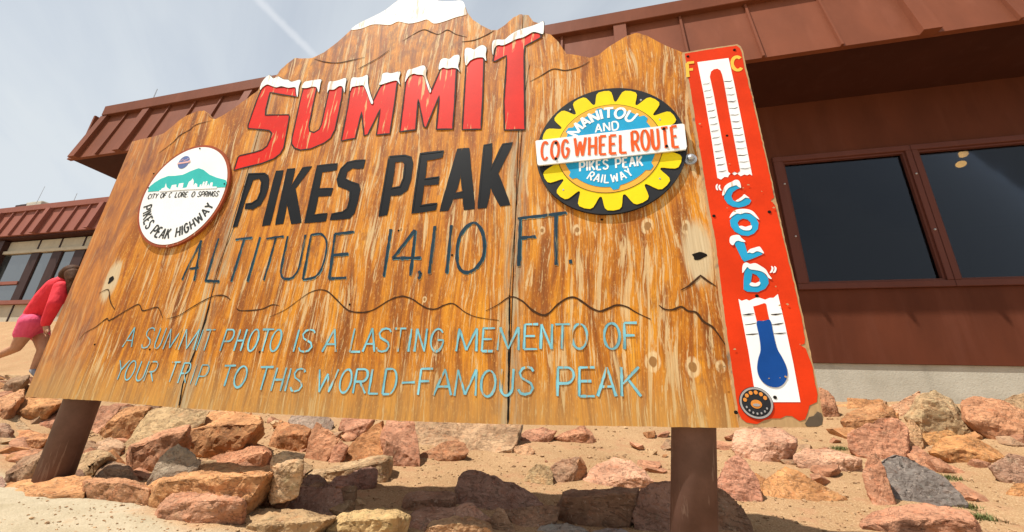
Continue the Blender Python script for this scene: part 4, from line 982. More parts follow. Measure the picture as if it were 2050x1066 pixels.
bm = bmesh.new(); prism(bm, [rough([np.array(p) for p in R_([(1618, 836), (1628, 834), (1636, 824), (1645, 828), (1646, 840), (1643, 850), (1636, 855), (1616, 855), (1612, 848), (1618, 836)])], .003)[:-1]], y1, YR-.0011); each('rotten_corner', bm, M['dark_wood'], th)
# round sticker on the board's lower corner
sticker_c = S(1513, 807, YR); ys_ = y1-.0006; rs = .0385
bm = bmesh.new(); prism(bm, [ell(sticker_c, rs, rs, 48)], ys_, YR-.0012); stk = bm_obj('sticker', bm, M['charcoal'], th)
bm = bmesh.new(); ribbon(bm, ell(sticker_c, rs*.91, rs*.91, 48), .0045, ys_-.0004, True); bm_obj('sticker_ring', bm, M['grey_ring'], stk)
bm = bmesh.new()
for i in range(6):
    t = math.radians(165-i*27); c = (sticker_c[0]+rs*.66*math.cos(t), sticker_c[1]+rs*.66*math.sin(t)); prism(bm, [ell(c, .0046, .0052, 7)], ys_-.0008, ys_-.0002)
prism(bm, [ell((sticker_c[0], sticker_c[1]-.003), .0125, .0105, 20)], ys_-.0008, ys_-.0002); bm_obj('sticker_pattern', bm, M['sticker_orange'], stk)
bm = bmesh.new(); prism(bm, [ell((sticker_c[0], sticker_c[1]-.005), .0085, .0036, 14)], ys_-.0016, ys_-.0009)
for i in range(7):
    t = math.radians(205+i*21); c = (sticker_c[0]+rs*.66*math.cos(t), sticker_c[1]+rs*.66*math.sin(t)); prism(bm, [ell(c, .0022, .0030, 6)], ys_-.0016, ys_-.0009)
bm_obj('sticker_pattern', bm, M['grey_ring'], stk)

# ------------------------------------------------------------------ rocks
RC = {'P': (.40, .205, .125), 'p': (.45, .275, .17), 'O': (.43, .220, .100), 'T': (.38, .265, .155), 'y': (.42, .285, .16), 'G': (.165, .145, .125), 'H': (.25, .195, .145), 'g': (.30, .27, .24), 'D': (.29, .180, .130), 'B': (.29, .185, .115)}
crop = {'A': Z(.24390, 0, 740), 'B': Z(.24948, 240, 800), 'C': Z(.23077, 520, 820), 'D': Z(.2214, 820, 830), 'E': Z(.2214, 1080, 830), 'F': Z(.26823, 1420, 780), 'G': Z(.2682, 1700, 780)}
NR = [0]
def make_rock(spec, label, key, sil, ridge=None, deep=.75, rec=.55, lift=0.0, yb=None, seed=None):
    """sil: outline of the rock in the photo; ridge: the near edge where its top face breaks to its front face"""
    pts = crop[spec](sil); NR[0] += 1; rs_ = seed or NR[0]
    cx = sum(p[0] for p in pts)/len(pts); cy = sum(p[1] for p in pts)/len(pts)
    pts = [(cx+(p[0]-cx)*1.05, cy+(p[1]-cy)*1.06) for p in pts]
    ylo = max(p[1] for p in pts); yhi = min(p[1] for p in pts)
    low = [p for p in pts if p[1] > ylo-.25*(ylo-yhi)]
    bx = sum(p[0] for p in low)/len(low)
    Y = yb if yb else hit(bx, ylo-.06*(ylo-yhi)).y
    mpp = (bp(cx+1, cy, Y)-bp(cx, cy, Y)).length
    W_ = (max(p[0] for p in pts)-min(p[0] for p in pts))*mpp; H_ = (ylo-yhi)*mpp
    D_ = deep*(.5*W_+.5*H_)
    P = []
    for (px, py) in pts:
        t = (ylo-py)/(ylo-yhi)
        dd = rec*D_*(t if ridge is None else (t*1.25)) + .06*D_*abs(px-cx)*mpp/W_*2
        P.append(bp(px, py, Y+dd))
        if t < .3: q = bp(px, py, Y+dd); P.append(q+Vector((0, .02*D_, -.35*H_-.03)))
    if ridge:
        for (px, py) in crop[spec](ridge): P.append(bp(px, py, Y-.04*D_))
    for k, (px, py) in enumerate(pts):                     # the far side, inside the outline
        f = .72; qx, qy = cx+(px-cx)*f, cy+(py-cy)*f
        v = bp(qx, qy, Y+D_*(.9+.1*((k*37) % 5)/5)); P.append(v); P.append(v+Vector((0, -.05*D_, -.5*H_-.03)))
    bm = bmesh.new()
    for p in P: bm.verts.new(p)
    bmesh.ops.convex_hull(bm, input=bm.verts); 
    bmesh.ops.delete(bm, geom=[v for v in bm.verts if not v.link_faces], context='VERTS')
    S_ = math.sqrt(W_*H_)
    bmesh.ops.bevel(bm, geom=[e for e in bm.edges if e.calc_face_angle(0) > .35], offset=.025*S_, segments=1, affect='EDGES', clamp_overlap=True)
    bmesh.ops.triangulate(bm, faces=bm.faces)
    for _ in range(6):
        lim = max(.040*S_, .005); es = [e for e in bm.edges if e.calc_length() > lim*1.5]
        if not es or len(bm.verts) > 6000: break
        bmesh.ops.subdivide_edges(bm, edges=es, cuts=1); bmesh.ops.triangulate(bm, faces=bm.faces)
    bmesh.ops.smooth_vert(bm, verts=bm.verts, factor=.15, use_axis_x=True, use_axis_y=True, use_axis_z=True)
    bm.normal_update(); o3 = Vector((rs_*3.7, rs_*1.3, rs_*2.1)); mv = []
    for v in bm.verts:
        q = v.co/S_
        a = .045*noise.noise(q*1.7+o3) + .040*(abs(noise.noise(q*3.1+o3))-.25) + .024*(abs(noise.noise(q*7+o3))-.2) + .015*noise.noise(q*16+o3) + .009*noise.noise(q*33+o3)
        f12 = noise.voronoi(q*1.9+o3)[0]; a += .05*min(.45, f12[1]-f12[0]) - .020; f12 = noise.voronoi(q*4.5+o3)[0]; a += .020*min(.4, f12[1]-f12[0])
        lay = .012*(abs(noise.noise(Vector((q.x*1.5, q.y*1.5, q.z*7))+o3))-.2)
        mv.append(v.co+v.normal*(a+lay)*S_)
    for v, c in zip(bm.verts, mv): v.co = c
    base = Vector((sum(v.co.x for v in bm.verts)/len(bm.verts), sum(v.co.y for v in bm.verts)/len(bm.verts), min(v.co.z for v in bm.verts)))
    for v in bm.verts: v.co -= base
    bmesh.ops.recalc_face_normals(bm, faces=bm.faces)
    me = bpy.data.meshes.new('rock'); bm.to_mesh(me); bm.free(); me.materials.append(M['rock'])
    for p in me.polygons: p.use_smooth = True
    me.set_sharp_from_angle(angle=math.radians(20))
    o = bpy.data.objects.new('rock', me); o.location = base; COL.objects.link(o)
    c = RC[key]; j = random.Random(rs_); k = j.uniform(.92, 1.1); o.color = (c[0]*k, c[1]*k*j.uniform(.95, 1.05), c[2]*k*j.uniform(.9, 1.1), 1)
    tag(o, label, 'rock', 'rocks strewn below the sign'); return o

ROCKS = [
 ('A', 'dark fronted rock at the far left edge, partly behind the sign corner', 'B', [(50, 115), (80, 80), (150, 60), (240, 48), (232, 95), (100, 190), (30, 225)], [(60, 130), (140, 105), (225, 75)]),
 ('A', 'pink rock at the left picture edge under the dark fronted rock', 'P', [(0, 240), (110, 215), (200, 160), (210, 215), (150, 270), (125, 330), (0, 395), (-60, 330)], [(0, 320), (100, 305)]),
 ('A', 'long orange rock tucked right under the sign lower left corner', 'O', [(118, 370), (145, 315), (200, 240), (330, 240), (530, 262), (540, 285), (380, 350), (250, 380), (140, 388)], [(140, 345), (300, 320), (480, 280)]),
 ('A', 'slanting pink slab just left of the left pole', 'P', [(250, 475), (340, 400), (500, 290), (560, 300), (520, 440), (330, 482)], [(280, 465), (460, 440)]),
 ('A', 'khaki rounded rock left of the left pole', 'T', [(0, 400), (60, 385), (150, 400), (250, 475), (180, 505), (100, 485), (0, 440)], None),
 ('A', 'dark red rock cut by the left picture edge', 'D', [(-40, 440), (60, 450), (112, 515), (92, 592), (0, 604), (-50, 560)], [(0, 500), (70, 510)]),
 ('A', 'flat orange rock with pointed right end left of the left pole', 'O', [(105, 525), (230, 500), (430, 545), (410, 590), (250, 632), (105, 612)], [(120, 590), (250, 580), (400, 570)]),
 ('A', 'small pink wedge touching the left pole', 'P', [(350, 500), (460, 465), (520, 500), (440, 545)], None),
 ('A', 'broad pale pink slab at the left edge beside the left pole', 'P', [(-60, 620), (150, 630), (290, 650), (400, 665), (330, 740), (150, 760), (0, 770), (-60, 760)], [(0, 750), (200, 720)]),
 ('A', 'brown block in front of the broad pink slab left of the pole foot', 'B', [(30, 910), (60, 830), (190, 720), (370, 655), (330, 800), (270, 890), (60, 955)], [(70, 850), (200, 790), (330, 720)]),
 ('A', 'low dark stone at the left edge near the pale ground', 'D', [(-60, 900), (10, 880), (45, 920), (40, 965), (-50, 975)], None),
 ('A', 'flat sand coloured slab at the foot of the left pole', 'O', [(0, 985), (80, 930), (270, 905), (600, 875), (740, 880), (770, 930), (690, 1000), (430, 1030), (150, 1042), (-30, 1040)], None),
 ('A', 'pink rock leaning behind the right side of the left pole', 'P', [(720, 540), (770, 400), (830, 300), (1010, 290), (890, 370), (860, 440), (790, 540)], None),
 ('A', 'big brown fronted rock between left pole and tan ledge', 'O', [(790, 525), (860, 430), (1020, 320), (1232, 300), (1245, 330), (1160, 440), (1010, 572), (880, 575), (800, 555)], [(810, 510), (890, 430), (1050, 370), (1225, 320)]),
 ('A', 'rounded tan stone right of the left pole', 'T', [(740, 640), (800, 590), (900, 563), (1012, 590), (1032, 640), (970, 712), (880, 665), (760, 690)], [(800, 655), (900, 630), (1010, 640)]),
 ('A', 'tan wedge lying against the right side of the left pole foot', 'T', [(590, 880), (640, 760), (690, 690), (820, 672), (900, 680), (952, 745), (830, 805), (670, 875)], [(660, 860), (790, 730), (900, 700)]),
 ('A', 'squat dark fronted block right of the left pole foot', 'B', [(740, 925), (790, 860), (850, 800), (890, 765), (1060, 790), (1132, 930), (1100, 958), (760, 952)], [(765, 915), (850, 810), (1060, 815)]),
 ('B', 'long whitish rock hugging the sign bottom below the left seam', 'T', [(20, 440), (100, 290), (170, 170), (250, 90), (440, 62), (710, 95), (650, 200), (540, 225), (330, 290), (90, 370), (30, 490)], None),
 ('B', 'dark fronted pink block under the long whitish rock', 'P', [(85, 370), (200, 320), (330, 270), (545, 212), (540, 385), (330, 480), (230, 505), (180, 582), (105, 594), (85, 475)], [(92, 375), (330, 310), (535, 255)]),
 ('B', 'largest orange boulder below the sign right of the left seam', 'O', [(528, 245), (640, 200), (725, 105), (900, 95), (1120, 125), (1142, 180), (1140, 275), (960, 345), (760, 455), (640, 475), (530, 445)], [(540, 240), (690, 215), (900, 195), (1135, 190), (650, 440)]),
 ('B', 'rough grey wedge in front of the largest orange boulder', 'H', [(235, 615), (300, 540), (330, 460), (400, 400), (470, 355), (512, 390), (535, 440), (650, 495), (560, 565), (430, 575), (290, 595)], None, .5, .5, 0.0, 1.21),
 ('B', 'smooth pinkish rock right of the rough grey wedge', 'P', [(740, 475), (860, 410), (1000, 348), (1090, 372), (1172, 372), (1218, 440), (1130, 525), (1000, 535), (750, 565)], [(770, 540), (1000, 500), (1160, 420)]),
 ('B', 'long rugged brownish ridge behind the front pink rock', 'O', [(180, 690), (330, 610), (430, 575), (680, 532), (900, 555), (1060, 535), (1245, 535), (1245, 655), (1080, 725), (960, 775), (830, 765), (650, 725), (480, 695), (330, 710), (250, 790)], [(330, 655), (480, 625), (700, 610), (900, 640), (1080, 600), (1200, 590)], .5, .9, 0.0, 1.16),
 ('B', 'reddish flat block at the edge of the pale ground', 'P', [(-310, 700), (-290, 650), (-250, 635), (60, 640), (225, 700), (252, 730), (240, 835), (100, 838), (-180, 830), (-290, 790)], [(-290, 665), (0, 660), (240, 720)]),
 ('B', 'front pink rock with shaded lower face on the pale ground', 'P', [(290, 960), (315, 800), (400, 720), (490, 688), (620, 725), (985, 785), (1002, 905), (690, 935), (640, 945), (330, 985)], [(320, 880), (480, 825), (700, 800), (990, 810)]),
 ('C', 'dark slab with sunlit upper edge right of the front pink rock', 'P', [(-10, 705), (140, 640), (270, 538), (350, 575), (345, 640), (135, 865), (-10, 865)], [(0, 715), (150, 660), (330, 640)]),
 ('C', 'yellow ledge with dark front right of the rugged brownish ridge', 'y', [(95, 480), (110, 400), (200, 368), (392, 388), (385, 440), (372, 545), (140, 612), (130, 500)], [(140, 505), (260, 460), (385, 430)], .6, .5, 0.0, 1.21),
 ('C', 'rough ochre stone behind the yellow ledge', 'O', [(80, 255), (180, 92), (225, 165), (320, 165), (445, 168), (435, 255), (402, 372), (290, 362), (230, 335), (110, 335)], [(180, 240), (300, 210), (420, 220)]),
 ('C', 'olive block pressed under the sign bottom above the ochre stone', 'H', [(218, 165), (275, 55), (450, 50), (615, 65), (645, 105), (612, 182), (450, 172), (310, 168)], None),
 ('C', 'pink pointed spike rock under the middle of the sign', 'P', [(390, 425), (420, 330), (450, 220), (490, 120), (565, 180), (685, 260), (590, 370), (575, 445), (540, 475)], None),
 ('C', 'pink shard leaning right of the pointed spike rock', 'P', [(590, 475), (640, 340), (700, 255), (765, 320), (745, 360), (690, 470)], None),
 ('C', 'orange rough face rock left of the tall dark faced rock', 'O', [(670, 475), (760, 330), (900, 220), (1065, 100), (1080, 250), (1090, 390), (960, 430), (760, 468)], None),
 ('C', 'tall rock with broad shaded right face under the sign', 'P', [(1055, 255), (1105, 100), (1150, 90), (1335, 120), (1365, 300), (1385, 465), (1240, 515), (1140, 510), (1075, 385)], [(1085, 260), (1090, 400)]),
 ('C', 'salmon rock high under the sign behind the orange rough face', 'P', [(685, 155), (720, 75), (1000, 85), (965, 155), (870, 215), (810, 265), (740, 205)], [(740, 190), (960, 110)]),
 ('C', 'tan ledge with crisp right end in front of the tall rock', 'T', [(380, 570), (480, 520), (740, 518), (900, 430), (1070, 393), (1155, 400), (1145, 455), (1085, 625), (1000, 560), (800, 580), (640, 570)], [(480, 560), (900, 500), (1060, 450)]),
 ('C', 'small shadowed knob left below the tan ledge', 'D', [(360, 630), (420, 568), (520, 565), (592, 640), (625, 685), (400, 700)], None),
 ('C', 'shadowed brown rock right below the tan ledge', 'D', [(600, 665), (660, 590), (800, 558), (930, 508), (1002, 518), (1022, 560), (1012, 645), (880, 695), (740, 718), (640, 700)], None),
 ('C', 'broad shadowed rock below the small shadowed knob', 'D', [(135, 860), (300, 690), (420, 665), (620, 665), (702, 718), (745, 805), (610, 900), (350, 912), (240, 870)], None),
 ('C', 'sunlit flat tan rock at the bottom left of the shadow', 'T', [(-160, 905), (0, 870), (290, 868), (360, 898), (660, 918), (645, 965), (520, 990), (300, 1075), (0, 1085), (-110, 1030)], [(-100, 1000), (280, 1010), (600, 950)]),
 ('C', 'sunlit yellowish rock at the bottom edge of the picture', 'y', [(520, 1080), (560, 1000), (650, 948), (720, 898), (940, 878), (1180, 866), (1305, 918), (1295, 985), (1195, 1090), (800, 1120)], [(560, 1040), (720, 960), (1200, 930)]),
 ('D', 'shadowed flat block right of the sunlit yellowish rock', 'D', [(-70, 800), (-30, 740), (20, 700), (130, 690), (420, 710), (422, 765), (385, 835), (130, 855), (0, 885)], [(-20, 780), (150, 770), (400, 770)]),
 ('D', 'low shadowed rock behind the rounded pale rock', 'D', [(-20, 925), (60, 878), (250, 838), (560, 828), (645, 890), (725, 945), (600, 930), (180, 970), (80, 1070), (-20, 1070)], None),
 ('D', 'rounded pale rock in sunlight at the bottom centre', 'p', [(110, 1090), (180, 970), (230, 918), (380, 902), (560, 902), (655, 938), (725, 990), (765, 1090), (400, 1120)], [(170, 1020), (400, 980), (700, 1020)]),
 ('D', 'large dark humped rock rising from the shadow in the centre', 'D', [(395, 835), (440, 720), (455, 560), (490, 518), (570, 503), (625, 538), (660, 568), (820, 578), (940, 618), (1045, 700), (1185, 790), (1210, 855), (1000, 905), (900, 840), (700, 830), (560, 840)], None),
 ('D', 'dark rock under the right end of the humped rock', 'D', [(860, 860), (1000, 880), (1180, 835), (1340, 845), (1320, 965), (1180, 1000), (1060, 1040), (970, 1030)], None),
 ('D', 'narrow dark upright stone right of the rounded pale rock', 'B', [(715, 1080), (740, 950), (800, 845), (855, 868), (935, 1020), (970, 1080)], None),
 ('E', 'smooth grey boulder at the bottom edge left of the right pole', 'g', [(-30, 1080), (0, 1008), (100, 983), (250, 988), (385, 1020), (480, 1085), (200, 1110)], None),
 ('E', 'low grey boulder top at the bottom edge beside the right pole', 'g', [(450, 1085), (500, 1045), (620, 1030), (740, 1035), (840, 1085), (650, 1105)], None),
 ('E', 'shadowed oblong block left of the right pole', 'D', [(150, 930), (160, 880), (225, 712), (330, 688), (880, 678), (895, 725), (875, 805), (845, 865), (785, 935), (725, 1035), (450, 1035), (320, 990)], [(220, 760), (500, 730), (870, 720)]),
 ('E', 'rounded shadowed boulder against the left side of the right pole', 'D', [(838, 895), (880, 790), (910, 680), (1000, 618), (1170, 598), (1230, 640), (1240, 980), (1230, 1090), (950, 1090), (865, 975)], None),
 ('F', 'shadowed boulder on the right side of the right pole', 'D', [(30, 760), (60, 735), (115, 748), (195, 830), (265, 900), (310, 1000), (330, 1090), (30, 1090)], None),
 ('E', 'pale pink rock with flat top left of the right pole', 'p', [(390, 585), (500, 470), (680, 398), (800, 418), (945, 500), (1035, 600), (930, 650), (700, 650), (600, 670), (430, 650)], [(700, 620), (760, 575), (930, 560)]),
 ('D', 'tan stone beside the dark leaning slab in the sand', 'T', [(1040, 590), (1060, 520), (1150, 448), (1260, 468), (1292, 530), (1295, 645), (1130, 628)], None),
 ('D', 'dark leaning slab half buried in the sand', 'B', [(1275, 545), (1290, 470), (1380, 408), (1535, 378), (1530, 460), (1415, 585), (1300, 640)], None),
 ('D', 'thin pink shard standing right of the dark leaning slab', 'P', [(1400, 612), (1520, 392), (1545, 375), (1605, 480), (1525, 565)], [(1500, 560), (1535, 400)]),
 ('D', 'triangular pink rock in the sand under the sign', 'P', [(1305, 215), (1460, 150), (1570, 92), (1625, 140), (1690, 230), (1660, 275), (1540, 262), (1420, 233)], [(1330, 215), (1480, 180), (1600, 165)]),
 ('D', 'long low red rock at the left of the sand patch', 'P', [(75, 375), (150, 330), (290, 258), (420, 238), (492, 260), (533, 330), (505, 365), (330, 375), (170, 425), (110, 405)], None),
 ('D', 'big pale slab standing behind the long low red rock', 'T', [(60, 345), (80, 70), (350, 60), (600, 75), (830, 95), (1000, 100), (985, 200), (925, 300), (780, 325), (680, 360), (400, 340)], None),
 ('D', 'dark pitted stone at the right end of the big pale slab', 'H', [(800, 290), (830, 150), (890, 75), (1030, 75), (995, 180), (925, 298)], None),
 ('D', 'small salmon stone in the sand right of the dark pitted stone', 'p', [(1000, 375), (930, 300), (1050, 265), (1135, 325), (1065, 382)], None),
 ('D', 'pink stone close under the sign left of the triangular rock', 'P', [(1000, 195), (1060, 140), (1200, 120), (1335, 145), (1205, 215), (1050, 255)], None),
 ('F', 'wide salmon rock just right of the right pole under the sign', 'p', [(165, 430), (190, 305), (350, 285), (510, 290), (650, 370), (645, 425), (500, 525), (370, 555), (260, 485)], [(370, 540), (480, 380), (640, 390)]),
 ('F', 'egg shaped pink rock right of the right pole', 'P', [(50, 690), (130, 555), (210, 495), (272, 530), (333, 640), (375, 720), (385, 815), (330, 865), (250, 865), (120, 770)], None),
 ('F', 'rough orange rock lying in the sand right of the egg shaped rock', 'O', [(395, 735), (420, 675), (500, 625), (570, 585), (695, 640), (765, 720), (860, 785), (1005, 800), (870, 855), (690, 858), (540, 828), (400, 785)], None),
 ('F', 'low pink rock with dark right end above the rough orange rock', 'p', [(630, 530), (640, 480), (730, 438), (880, 448), (1000, 480), (1125, 518), (1128, 562), (990, 605), (890, 615), (760, 585)], [(980, 600), (1010, 515), (1120, 525)]),
 ('F', 'salmon rock tucked behind the lower right corner of the sign', 'P', [(820, -10), (890, 15), (932, 70), (962, 150), (965, 182), (860, 215), (830, 110)], [(840, 115), (950, 150)]),
 ('G', 'flat orange rock below the foundation right of the sign', 'O', [(-60, 230), (0, 180), (120, 118), (240, 93), (342, 160), (355, 212), (230, 225), (180, 305), (150, 325), (0, 293)], [(-40, 235), (150, 245), (230, 210)]),
 ('G', 'big khaki fronted boulder against the foundation', 'T', [(425, 210), (515, 65), (640, 5), (765, 78), (885, 210), (945, 350), (900, 365), (780, 325), (590, 312), (530, 265)], [(535, 250), (530, 80), (640, 90), (780, 190)]),
 ('G', 'pale orange rock left of the big khaki fronted boulder', 'p', [(275, 145), (430, 68), (530, 15), (545, 70), (525, 195), (440, 215), (380, 205)], None),
 ('G', 'broad salmon slab in the middle of the right slope', 'P', [(-10, 335), (170, 308), (230, 215), (370, 215), (442, 290), (425, 420), (402, 495), (240, 545), (180, 485), (130, 435), (0, 435)], None),
 ('G', 'rounded pink stone right of the broad salmon slab', 'p', [(425, 305), (440, 215), (490, 238), (532, 300), (550, 410), (530, 475), (430, 455)], None),
 ('G', 'dark grey tilted slab in the middle of the right slope', 'G', [(235, 545), (350, 485), (420, 505), (600, 608), (705, 650), (805, 780), (880, 845), (700, 865), (440, 885), (345, 835), (290, 700)], None),
 ('G', 'pink side block left of the dark grey tilted slab', 'P', [(95, 625), (150, 490), (195, 475), (245, 545), (305, 700), (345, 835), (250, 885), (195, 875), (175, 720)], None),
 ('G', 'long orange boulder at the right edge below the foundation', 'P', [(830, 90), (930, 45), (1110, 75), (1200, 125), (1320, 180), (1320, 385), (1180, 355), (1050, 295), (910, 255), (870, 230)], [(880, 235), (1050, 240), (1310, 330)]),
 ('G', 'orange rock with dark underside right of the salmon slab', 'O', [(600, 475), (700, 368), (830, 348), (960, 368), (1075, 440), (1190, 520), (1050, 555), (920, 535), (780, 495)], [(620, 465), (850, 440), (1080, 520)]),
 ('G', 'small orange stone behind the orange rock with dark underside', 'O', [(535, 335), (740, 300), (805, 340), (700, 375), (600, 425), (550, 400)], None),
 ('G', 'pink flat rock above the dark grey tilted slab', 'P', [(430, 485), (560, 468), (700, 538), (850, 612), (785, 645), (640, 645), (530, 575)], None),
 ('G', 'brown rock cut by the right picture edge', 'B', [(1045, 585), (1190, 475), (1320, 510), (1330, 725), (1200, 665)], None),
 ('G', 'low orange rock at the right edge under the brown rock', 'O', [(1165, 775), (1230, 705), (1330, 700), (1330, 815), (1250, 800)], None),
 ('G', 'wide salmon rock at the bottom right with shaded front', 'P', [(75, 1000), (110, 958), (300, 878), (460, 876), (580, 856), (720, 876), (885, 900), (945, 960), (985, 1100), (85, 1110)], [(85, 1010), (400, 965), (800, 960), (940, 1000)]),
 ('G', 'pale tan rock at the far right against the foundation', 'T', [(1090, 105), (1230, 38), (1330, 25), (1330, 165), (1190, 125)], None),
 ('G', 'small orange rock at the foundation nearest the sign', 'O', [(-10, 65), (120, 78), (245, 78), (255, 102), (120, 125), (-10, 150)], None),
]
ROCKOBJ = [make_rock(*r_) for r_ in ROCKS]

# small broken stones filling the gaps between the rocks
rnd = random.Random(11)
def chunk(seed):
    j = random.Random(seed); bm = bmesh.new()
    for _ in range(16): bm.verts.new(Vector((j.gauss(0, 1), j.gauss(0, 1), j.gauss(0, 1))).normalized()*j.uniform(.75, 1.1))
    bmesh.ops.convex_hull(bm, input=bm.verts); bmesh.ops.delete(bm, geom=[v for v in bm.verts if not v.link_faces], context='VERTS')
    bmesh.ops.subdivide_edges(bm, edges=bm.edges, cuts=2); bmesh.ops.triangulate(bm, faces=bm.faces); bm.normal_update()
    for v in bm.verts: v.co += v.normal*(.05*noise.noise(v.co*2+Vector((seed, 0, 0)))+.03*noise.noise(v.co*6))
    me = bpy.data.meshes.new('broken_stone'); bm.to_mesh(me); bm.free(); me.materials.append(M['rock'])
    for p in me.polygons: p.use_smooth = True
    me.set_sharp_from_angle(angle=math.radians(30)); return me
CH = [chunk(i) for i in range(8)]
def scatter(n, fx, fy, smin, smax, keys):
    for _ in range(n):
        x, y = fx(), fy()
        o = bpy.data.objects.new('broken_stone', rnd.choice(CH)); COL.objects.link(o); q = rnd.uniform(smin, smax)*rnd.uniform(.6, 1)
        o.scale = (q*rnd.uniform(.8, 1.5), q*rnd.uniform(.8, 1.3), q*rnd.uniform(.5, .9)); o.location = (x, y, terrain(x, y)+q*(.15 if q < .07 else -.12))
        o.rotation_euler = (rnd.uniform(-.4, .4), rnd.uniform(-.4, .4), rnd.uniform(0, 6.3))
        c = RC[rnd.choice(keys)]; k = rnd.uniform(.85, 1.15); o.color = (c[0]*k, c[1]*k, c[2]*k, 1)
        tag(o, 'small broken stone lying in the gaps between the larger rocks', 'stone', 'small broken stones between the rocks')
def left_y(): return rnd.uniform(1.45, 3.0)
for _ in range(70):
    y = rnd.uniform(1.6, 3.2); x = -y*rnd.uniform(.55, 2.3)
    scatter(1, lambda: x, lambda: y, .07, .15, 'PPOOTB')
for _ in range(110):
    y = rnd.uniform(1.35, 3.1); x = -y*rnd.uniform(.55, 2.3)
    scatter(1, lambda: x, lambda: y, .025, .085, 'PPOTDB')
scatter(26, lambda: rnd.uniform(-1.0, 3.5), lambda: rnd.uniform(2.3, 4.4), .015, .05, 'PPpTO')
scatter(16, lambda: rnd.uniform(-1.6, -.2), lambda: rnd.uniform(1.2, 1.6), .015, .05, 'DDPT')

for _ in range(66):
    y = rnd.uniform(2.1, 4.3); x = rnd.uniform(.05, .85)*y
    scatter(1, lambda: x, lambda: y-.02, .04, .12, 'PPPOB')
# gravel: countless pebbles, one object
tb = bmesh.new(); bmesh.ops.create_icosphere(tb, subdivisions=1, radius=1); tb.verts.ensure_lookup_table()
IV = np.array([v.co[:] for v in tb.verts]); IF = np.array([[v.index for v in f.verts] for f in tb.faces]); tb.free()
gen = np.random.default_rng(5); GV = []; GF = []; k0 = 0
for _ in range(9000):
    y = abs(rnd.gauss(0, 1.3))+.75; x = rnd.uniform(-1.9, 1.5)*y*.9+rnd.uniform(-.2, .2); q = rnd.uniform(.0007, .0028)*(.4+1.0*y)*(1 if rnd.random() < .95 else 2)
    if y > 4.3: continue
    t = rnd.uniform(0, 6.28); c_, s_ = math.cos(t), math.sin(t)
    p = (IV+gen.uniform(-.25, .25, IV.shape))*np.array([q*rnd.uniform(.7, 1.4), q, q*.65])
    p = np.stack([p[:, 0]*c_-p[:, 1]*s_+x, p[:, 0]*s_+p[:, 1]*c_+y, p[:, 2]+terrain(x, y)+q*.2], 1)
    GV.append(p); GF.append(IF+k0); k0 += len(IV)
gv = mesh_obj('gravel', np.concatenate(GV).tolist(), np.concatenate(GF).tolist(), M['rock'])
gv['kind'] = 'stuff'; gv.color = (.40, .27, .16, 1); gv['label'] = 'loose pebbles on the sand'; gv['category'] = 'gravel'

# grass tufts
def grass_mat():
    m, nb, b = material('short green grass'); g = nb.add('ShaderNodeNewGeometry').outputs['Position']
    nb.link(nb.mix(nb.noise(g, 60, 3), (.055, .075, .015), (.17, .17, .045)), b.inputs['Base Color']); b.inputs['Roughness'].default_value = .7; return m
M['grass'] = grass_mat()
def tuft(px, py, w_, n, label):
    c = hit(px, py); bm = bmesh.new()
    for _ in range(n):
        x = c.x+rnd.gauss(0, w_*.5); y = c.y+rnd.gauss(0, w_*.3); z = terrain(x, y)-.004; h = rnd.uniform(.008, .026); t = rnd.uniform(0, 2*PI); l = rnd.uniform(.0, .022); q = .0016
        u = Vector((math.cos(t), math.sin(t), 0)); sdv = Vector((-u.y, u.x, 0))*q; p = Vector((x, y, z))
        a = [bm.verts.new(v) for v in (p-sdv, p+sdv, p+u*l*.4+Vector((0, 0, h*.6))+sdv*.7, p+u*l*.4+Vector((0, 0, h*.6))-sdv*.7, p+u*l+Vector((0, 0, h)))]
        bm.faces.new((a[0], a[1], a[2], a[3])); bm.faces.new((a[3], a[2], a[4]))
    tag(bm_obj('grass_tuft', bm, M['grass'], None), label, 'grass', 'small grass tufts among the rocks')
tuft(1682, 902, .05, 260, 'small green grass tuft beside the broad salmon slab'); tuft(1905, 960, .05, 200, 'small grass tuft above the dark grey tilted slab')
tuft(1930, 1016, .05, 240, 'grass tuft at the right lower corner of the dark grey slab'); tuft(1962, 1040, .055, 300, 'grass tuft furthest right behind the wide salmon rock')

# ------------------------------------------------------------------ the runner
YP = 3.60
def body_mat(name, a, b_, sc_=30, rough=.7):
    m, nb, b = material(name); g = nb.add('ShaderNodeNewGeometry').outputs['Position']
    n = nb.noise(nb.scalev(g, (1, 1, .5)), sc_, 4); nb.link(nb.mix(nb.lin(n, .3, .7), a, b_), b.inputs['Base Color']); b.inputs['Roughness'].default_value = rough; b.inputs['Specular IOR Level'].default_value = .12
    nb.link(nb.bump(nb.noise(nb.scalev(g, (1, 1, .6)), 14, 3), .5, .03), b.inputs['Normal']); return m
M['skin'] = body_mat('skin', (.42, .22, .13), (.47, .26, .16)); M['hoodie'] = body_mat('coral red hoodie', (.62, .030, .045), (.74, .045, .060)); M['shorts'] = body_mat('pink shorts', (.62, .075, .15), (.70, .10, .19))
M['hair'] = body_mat('brown hair', (.030, .011, .004), (.095, .038, .013), 90); M['shoe'] = body_mat('grey shoe', (.2, .2, .22), (.3, .3, .32))
def chain(bm, pts):
    for i, (p, r) in enumerate(pts):
        bmesh.ops.create_uvsphere(bm, u_segments=14, v_segments=8, radius=r, matrix=Matrix.Translation(p))
        if i: tube(bm, pts[i-1][0], p, pts[i-1][1], r, 14)
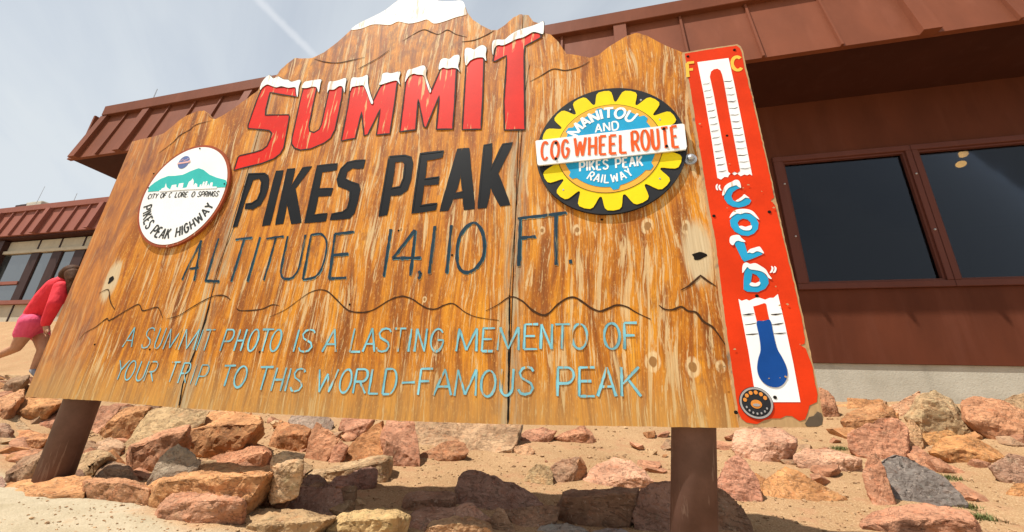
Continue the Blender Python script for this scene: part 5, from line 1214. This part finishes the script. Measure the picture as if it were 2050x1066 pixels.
def cloth(name, chains, mat, parent, vox=.016, it=3):
    bm = bmesh.new()
    for c in chains: chain(bm, [(bp(px, py, YP+dy), r) for px, py, dy, r in c])
    o = bm_obj(name, bm, mat, parent, True)
    m = o.modifiers.new('remesh', 'REMESH'); m.mode = 'VOXEL'; m.voxel_size = vox; m.use_smooth_shade = True
    m = o.modifiers.new('smooth', 'SMOOTH'); m.factor = .5; m.iterations = it
    return o
pr = thing('person', 'person in coral red hoodie and pink shorts running behind the left end of sign', 'person', (bp(66, 740, YP).x, YP, terrain(bp(66, 740, YP).x, YP)))
FOOT = [[(66, 742, .12, .036), (74, 752, .10, .032), (84, 754, .08, .024)]]
cloth('body', [[(147, 549, 0, .088), (144, 553, 0, .085), (134, 564, 0, .052), (118, 576, 0, .11), (92, 606, 0, .11), (70, 642, 0, .125)],
  [(150, 557, 0, .05), (155, 556, -.01, .022)], [(124, 574, -.13, .055), (110, 611, -.17, .042), (93, 646, -.14, .030), (92, 655, -.13, .030), (92, 660, -.13, .027)],
  [(90, 660, -.13, .011), (88, 668, -.13, .009), (90, 672, -.13, .008)], [(92, 661, -.14, .011), (91, 670, -.14, .009), (93, 675, -.14, .008)], [(93, 661, -.15, .011), (94, 670, -.15, .009), (96, 674, -.15, .008)], [(95, 660, -.16, .011), (97, 668, -.16, .008), (99, 671, -.16, .007)], [(95, 656, -.13, .012), (100, 660, -.13, .009), (102, 664, -.13, .008)],
  [(122, 567, .15, .055), (134, 602, .2, .042), (152, 598, .16, .030), (158, 594, .15, .03)],
  [(62, 648, -.08, .105), (46, 674, -.09, .078), (32, 697, -.09, .056), (14, 705, -.09, .050), (-5, 714, -.09, .036), (-13, 716, -.09, .034)],
  [(72, 650, .08, .105), (82, 678, .10, .080), (86, 700, .11, .056), (78, 718, .115, .050), (67, 740, .12, .036)]], M['skin'], pr, .012, 2)
cloth('hoodie', [[(133, 566, 0, .075), (119, 576, 0, .145), (100, 598, 0, .150), (82, 622, 0, .142), (77, 628, 0, .138)], [(124, 564, -.05, .065), (122, 562, .05, .065)],
  [(123, 575, -.13, .080), (110, 608, -.175, .072), (96, 638, -.15, .058), (92, 648, -.14, .050)], [(121, 567, .15, .08), (133, 600, .2, .07), (149, 598, .17, .052)]], M['hoodie'], pr, .013, 3)
cloth('shorts', [[(76, 630, 0, .128), (68, 645, 0, .150)], [(62, 648, -.08, .125), (48, 668, -.09, .100)], [(73, 650, .08, .125), (80, 671, .10, .100)]], M['shorts'], pr, .014, 3)
cloth('hair', [[(145, 546, -.01, .112), (139, 551, -.01, .108), (132, 560, -.01, .07)], [(146, 550, -.07, .085), (146, 562, -.08, .07), (143, 576, -.09, .045), (140, 592, -.09, .022)]], M['hair'], pr, .012, 2)
cloth('shoe', FOOT, M['shoe'], pr, .010, 1); cloth('shoe', [[(-14, 716, -.09, .044), (-18, 704, -.09, .036), (-20, 696, -.09, .028)]], M['shoe'], pr, .010, 1)
